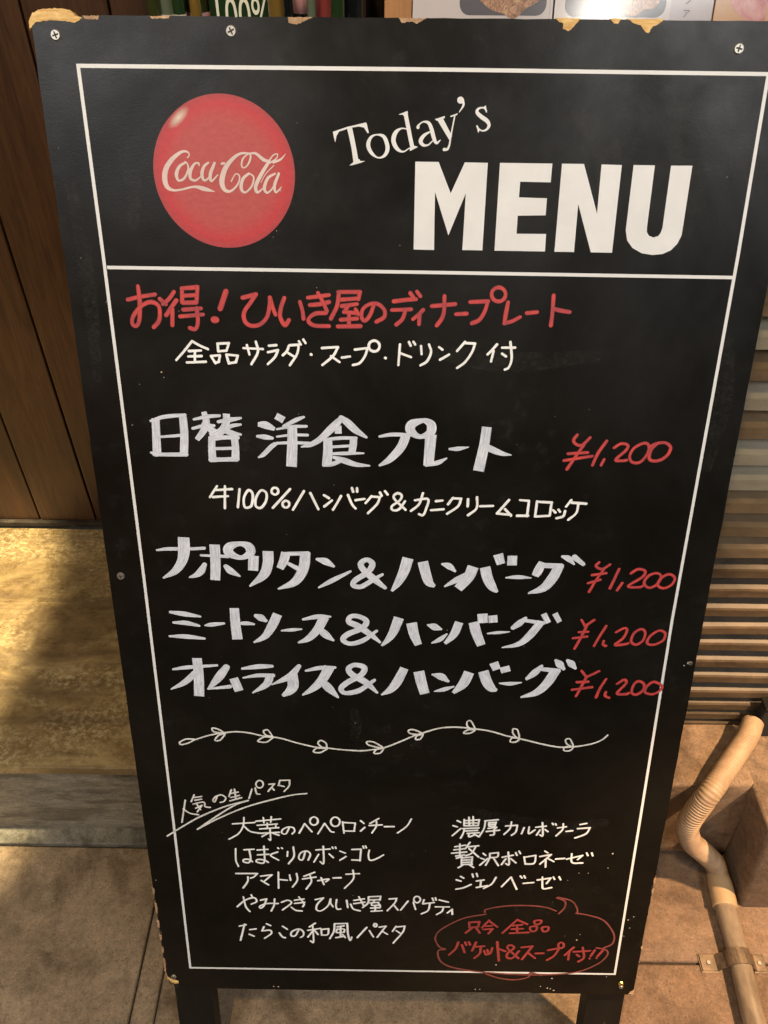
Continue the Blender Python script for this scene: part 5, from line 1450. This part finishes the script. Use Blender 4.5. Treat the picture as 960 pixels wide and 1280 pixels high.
r 402.7,936.9,2.35 375.4,944.7,2.36 349.6,963.6,2.39 342.6,978.7,2.42 348.0,993.8,2.44 355.7,997.4,2.44
r 355.7,998.2,2.44 346.9,1001.4,2.45 350.2,1018.7,2.48 365.7,1030.1,2.49 399.0,1037.2,2.50 440.4,1041.1,2.51 481.7,1041.4,2.51 522.4,1035.9,2.50 548.1,1020.5,2.47 558.5,1004.8,2.45 556.0,995.3,2.44 543.5,991.8,2.43
r 552.9,991.6,2.43 562.7,983.8,2.42 562.0,966.9,2.39 547.5,945.0,2.36 528.0,936.3,2.35 512.3,933.0,2.34
r 401.2,933.3,2.35 403.5,928.5,2.34 426.8,922.7,2.33 453.0,921.5,2.33 474.2,923.9,2.33 487.8,929.8,2.34
r 486.4,908.3,2.31 496.8,913.5,2.31 497.3,924.2,2.33 491.4,934.1,2.35
r 487.8,907.2,2.31 504.5,912.6,2.31 512.2,923.9,2.33 514.0,933.7,2.34
r 408.8,1041.0,2.51 427.2,1048.5,2.52 446.7,1050.9,2.52 462.8,1045.8,2.51 465.5,1037.8,2.50 479.0,1042.3,2.51
# red_handwriting red2
r 383.1,951.2,3.16 395.5,949.8,3.16 | 395.5,949.8,3.16 394.6,958.3,3.18 | 394.6,958.3,3.18 384.1,960.0,3.18 | 384.1,960.0,3.18 383.1,951.2,3.16
r 386.8,961.1,3.18 379.7,969.0,3.20
r 392.1,959.8,3.18 397.1,968.7,3.20
r 407.3,947.0,3.16 399.5,959.7,3.18
r 407.3,947.8,3.16 418.0,957.9,3.18
r 403.9,957.0,3.18 411.0,956.1,3.17
r 401.5,962.6,3.19 412.4,961.3,3.18 | 412.4,961.3,3.18 408.1,969.2,3.20
r 441.6,945.3,3.15 425.1,968.1,3.20
r 441.6,945.3,3.15 454.3,952.4,3.16
r 436.5,955.3,3.17 448.1,953.6,3.17
r 436.1,961.2,3.18 449.6,960.2,3.18
r 442.3,955.2,3.17 443.2,967.4,3.19
r 434.0,968.3,3.20 457.1,966.4,3.19
r 462.9,946.7,3.15 464.7,952.5,3.16 469.9,950.9,3.16 471.0,945.8,3.15 462.9,946.7,3.15
r 458.4,957.1,3.17 460.3,964.1,3.19 465.6,962.9,3.18 466.3,956.2,3.17 458.4,957.1,3.17
r 473.1,957.5,3.17 475.0,964.2,3.19 480.2,962.9,3.18 480.5,956.6,3.17 473.1,957.5,3.17
# red_handwriting red2
r 371.4,985.7,3.40 368.4,997.2,3.42 360.7,1008.0,3.44
r 376.2,990.2,3.41 380.0,1003.0,3.43
r 380.0,985.5,3.40 381.5,990.0,3.40
r 384.5,984.7,3.39 386.1,989.2,3.40
r 393.4,985.3,3.39 389.3,999.8,3.43
r 391.7,992.9,3.41 403.7,991.5,3.41
r 399.7,992.0,3.41 399.1,1004.2,3.43 392.7,1012.8,3.45
r 404.2,999.5,3.42 405.8,1004.1,3.43
r 408.2,997.9,3.42 409.5,1002.1,3.43
r 414.2,994.3,3.41 412.1,1003.9,3.43 406.8,1006.3,3.44
r 419.7,984.0,3.87 423.7,1016.4,3.95
r 421.5,995.3,3.41 430.5,999.7,3.42
r 447.9,1011.7,3.45 433.1,994.0,3.41 436.8,988.9,3.40 441.1,993.8,3.41 433.7,1003.5,3.43 434.2,1011.2,3.45 441.0,1011.0,3.45 447.5,999.4,3.42
r 450.5,992.5,3.41 463.8,990.3,3.40 | 463.8,990.3,3.40 452.6,1013.5,3.45
r 458.7,1001.1,3.43 468.8,1011.3,3.45
r 468.9,1002.8,3.43 478.3,1002.2,3.43
r 483.8,996.8,3.42 497.7,992.7,3.41 | 497.7,992.7,3.41 492.2,1006.2,3.43 484.2,1014.0,3.45
r 502.6,987.6,3.23 502.4,990.1,3.23 501.3,991.9,3.23 499.6,992.6,3.23 497.8,992.0,3.23 496.3,990.2,3.23 495.6,987.8,3.23 495.9,985.3,3.23 497.0,983.5,3.23 498.7,982.8,3.23 500.5,983.4,3.23 501.9,985.2,3.23 502.6,987.6,3.23
r 515.1,991.2,3.40 505.6,1004.7,3.43
r 510.4,998.1,3.42 510.5,1012.7,3.45
r 515.9,998.8,3.42 535.9,996.5,3.41
r 526.4,991.0,3.40 529.6,1008.5,3.44 523.6,1015.9,3.45
r 520.4,1003.7,3.43 523.7,1006.7,3.43
r 541.7,995.6,3.41 537.7,1006.0,3.43
r 552.2,995.0,3.41 546.4,1005.8,3.43
r 536.8,1009.9,2.95 537.1,1010.3,2.95
r 545.4,1008.9,2.95 545.7,1009.3,2.95
"""
MK = {'print': M_print, 'logo': M_logo_white, 'red': M_red, 'red2': M_red2, 'redthin': M_redthin, 'price': M_price, 'white': M_white, 'paint': M_paint, 'chalk': M_chalk}
cur = None; glob = 0
def flush():
    global cur
    if not cur: return
    nm, mk, lines = cur
    bm = bmesh.new(); uvl = bm.loops.layers.uv.new('uv')
    z = .24
    for ln_ in lines:
        kind, rest = ln_.split(' ', 1)
        if kind == 'P':
            poly(bm, [tuple(map(float, q.split(','))) for q in rest.split()], z)
        else:
            for sg_ in rest.split('|'):
                p = [tuple(map(float, q.split(','))) for q in sg_.split()]
                if not p: continue
                if kind == 'r' and mk in ('white', 'red', 'price', 'chalk', 'red2', 'redthin'):
                    # hand pressure: width wanders a little along the stroke
                    p = [(x, y, w * rnd.uniform(.90, 1.10)) for x, y, w in p]
                    if len(p) > 2 and math.hypot(p[0][0]-p[-1][0], p[0][1]-p[-1][1]) < .05: p[-1] = p[0]
                ribbon(bm, catmull(p), z, uvl, kind)
                z += .012
        z += .012
    fix(bm)
    link(nm, bm, MK[mk], dk if mk == 'logo' else bd)
    if mk == 'logo':
        o = COL.objects[-1]
    cur = None
for ln_ in MARKS.strip().split('\n'):
    if ln_.startswith('#'):
        flush(); a = ln_.split(); cur = [a[1], a[2], []]
    else: cur[2].append(ln_)
flush()
for o in bpy.data.objects:
    if o.name.startswith('script_lettering'):
        o.location = -dk.location      # drawn in board coordinates, carried by the disc

# faint smears left where older writing was wiped off
M_smear, t, b = mat('wiped_smear', .6)
b.inputs['Base Color'].default_value = (.42, .41, .38, 1)
nn = mix(t, 1.0, noise_n(t, coords(t), 45, 6, .75), noise_n(t, coords(t), 260, 4, .7), 'MULTIPLY')
t.links.new(ramp(t, nn, [(.20, (0,) * 3), (.50, (.045,) * 3)]), b.inputs['Alpha'])
bm = bmesh.new()
for pts in ([(244, 640, 9), (246, 660, 12), (243, 680, 8)], [(60, 90, 10), (66, 120, 14), (62, 150, 9)], [(300, 925, 6), (303, 945, 7)], [(345, 930, 5), (360, 942, 8)], [(110, 330, 14), (150, 338, 20), (190, 332, 12)],
            [(505, 60, 20), (520, 110, 34), (515, 160, 22)], [(420, 60, 10), (450, 90, 22), (455, 140, 12)], [(300, 250, 10), (380, 262, 18), (470, 255, 10)], [(390, 780, 14), (470, 800, 24), (530, 790, 12)], [(575, 240, 10), (580, 300, 16), (576, 360, 9)], [(14, 120, 9), (18, 200, 13), (15, 280, 8)]):
    ribbon(bm, catmull(pts), .05, None, 'r', .005)
fix(bm)
link('wiped_smears', bm, M_smear, bd)['kind'] = 'stuff'

# specks of paint and small chips on the face
SP = [(5.1, 888.5, .9), (545.3, 836.9, 1.3), (542.4, 859.4, .8), (576.8, 943.6, 1.1), (582.9, 938.1, 1.0), (580.4, 957.1, .8), (575.3, 971, .7),
      (517.9, 979, 1.1), (520.9, 969.3, .7), (420.8, 1024.8, 1.1), (493.5, 1048, 1.2), (562.2, 1043.7, .9), (489.2, 1066, 1.3), (497.8, 1070, 1.6), (493, 1067, 1.0), (480, 1063, 1.0),
      (397, 1070, 1.1), (403, 1070, .8), (592, 574, 1.6), (588, 577, 1.0), (73.4, 274.2, 1.0), (75, 279, .5), (138, 1070, 1.2), (144, 1070.5, 1.2), (520, 868, .7), (509, 868, .6), (497, 880, .5)]
for k in range(70):
    SP.append((rnd.uniform(8, 592), rnd.uniform(8, 1070), rnd.choice((.22, .28, .35, .4))))
bm = bmesh.new()
for x, y, r in SP:
    if r <= 0: continue
    n = 7; ph = rnd.uniform(0, 6)
    bm.faces.new([bm.verts.new(L(x + r * rnd.uniform(.6, 1.15) * math.cos(ph + 6.283 * k / n), y + r * rnd.uniform(.6, 1.15) * math.sin(ph + 6.283 * k / n), .08)) for k in range(n)])
fix(bm)
sp_ = link('paint_specks', bm, flat_print('speck', (.42, .36, .28), .6, .3, 200), bd); sp_['kind'] = 'stuff'

# grit and litter on the paving
bm = bmesh.new(); g = random.Random(5)
for k in range(420):
    x = g.uniform(-.9, .95); y = g.uniform(-.1, .59)
    r_ = g.choice((.0005, .0007, .0009, .0013, .0018)) ; zz = r_ * .3
    vs = []
    for i in range(5):
        a = 6.283 * i / 5 + g.uniform(-.4, .4); vs.append(bm.verts.new((x + r_ * math.cos(a) * g.uniform(.6, 1.1), y + r_ * math.sin(a) * g.uniform(.6, 1.1), zz - .001)))
    top = bm.verts.new((x, y, zz + r_ * .7))
    for i in range(5): bm.faces.new((vs[i], vs[(i + 1) % 5], top))
M_grit = flat_print('grit_stone', (.30, .25, .19), .9, .8, 30)
prop(link('grit', bm, M_grit), 'scattered small grit on the concrete paving', 'grit', None, 'stuff')
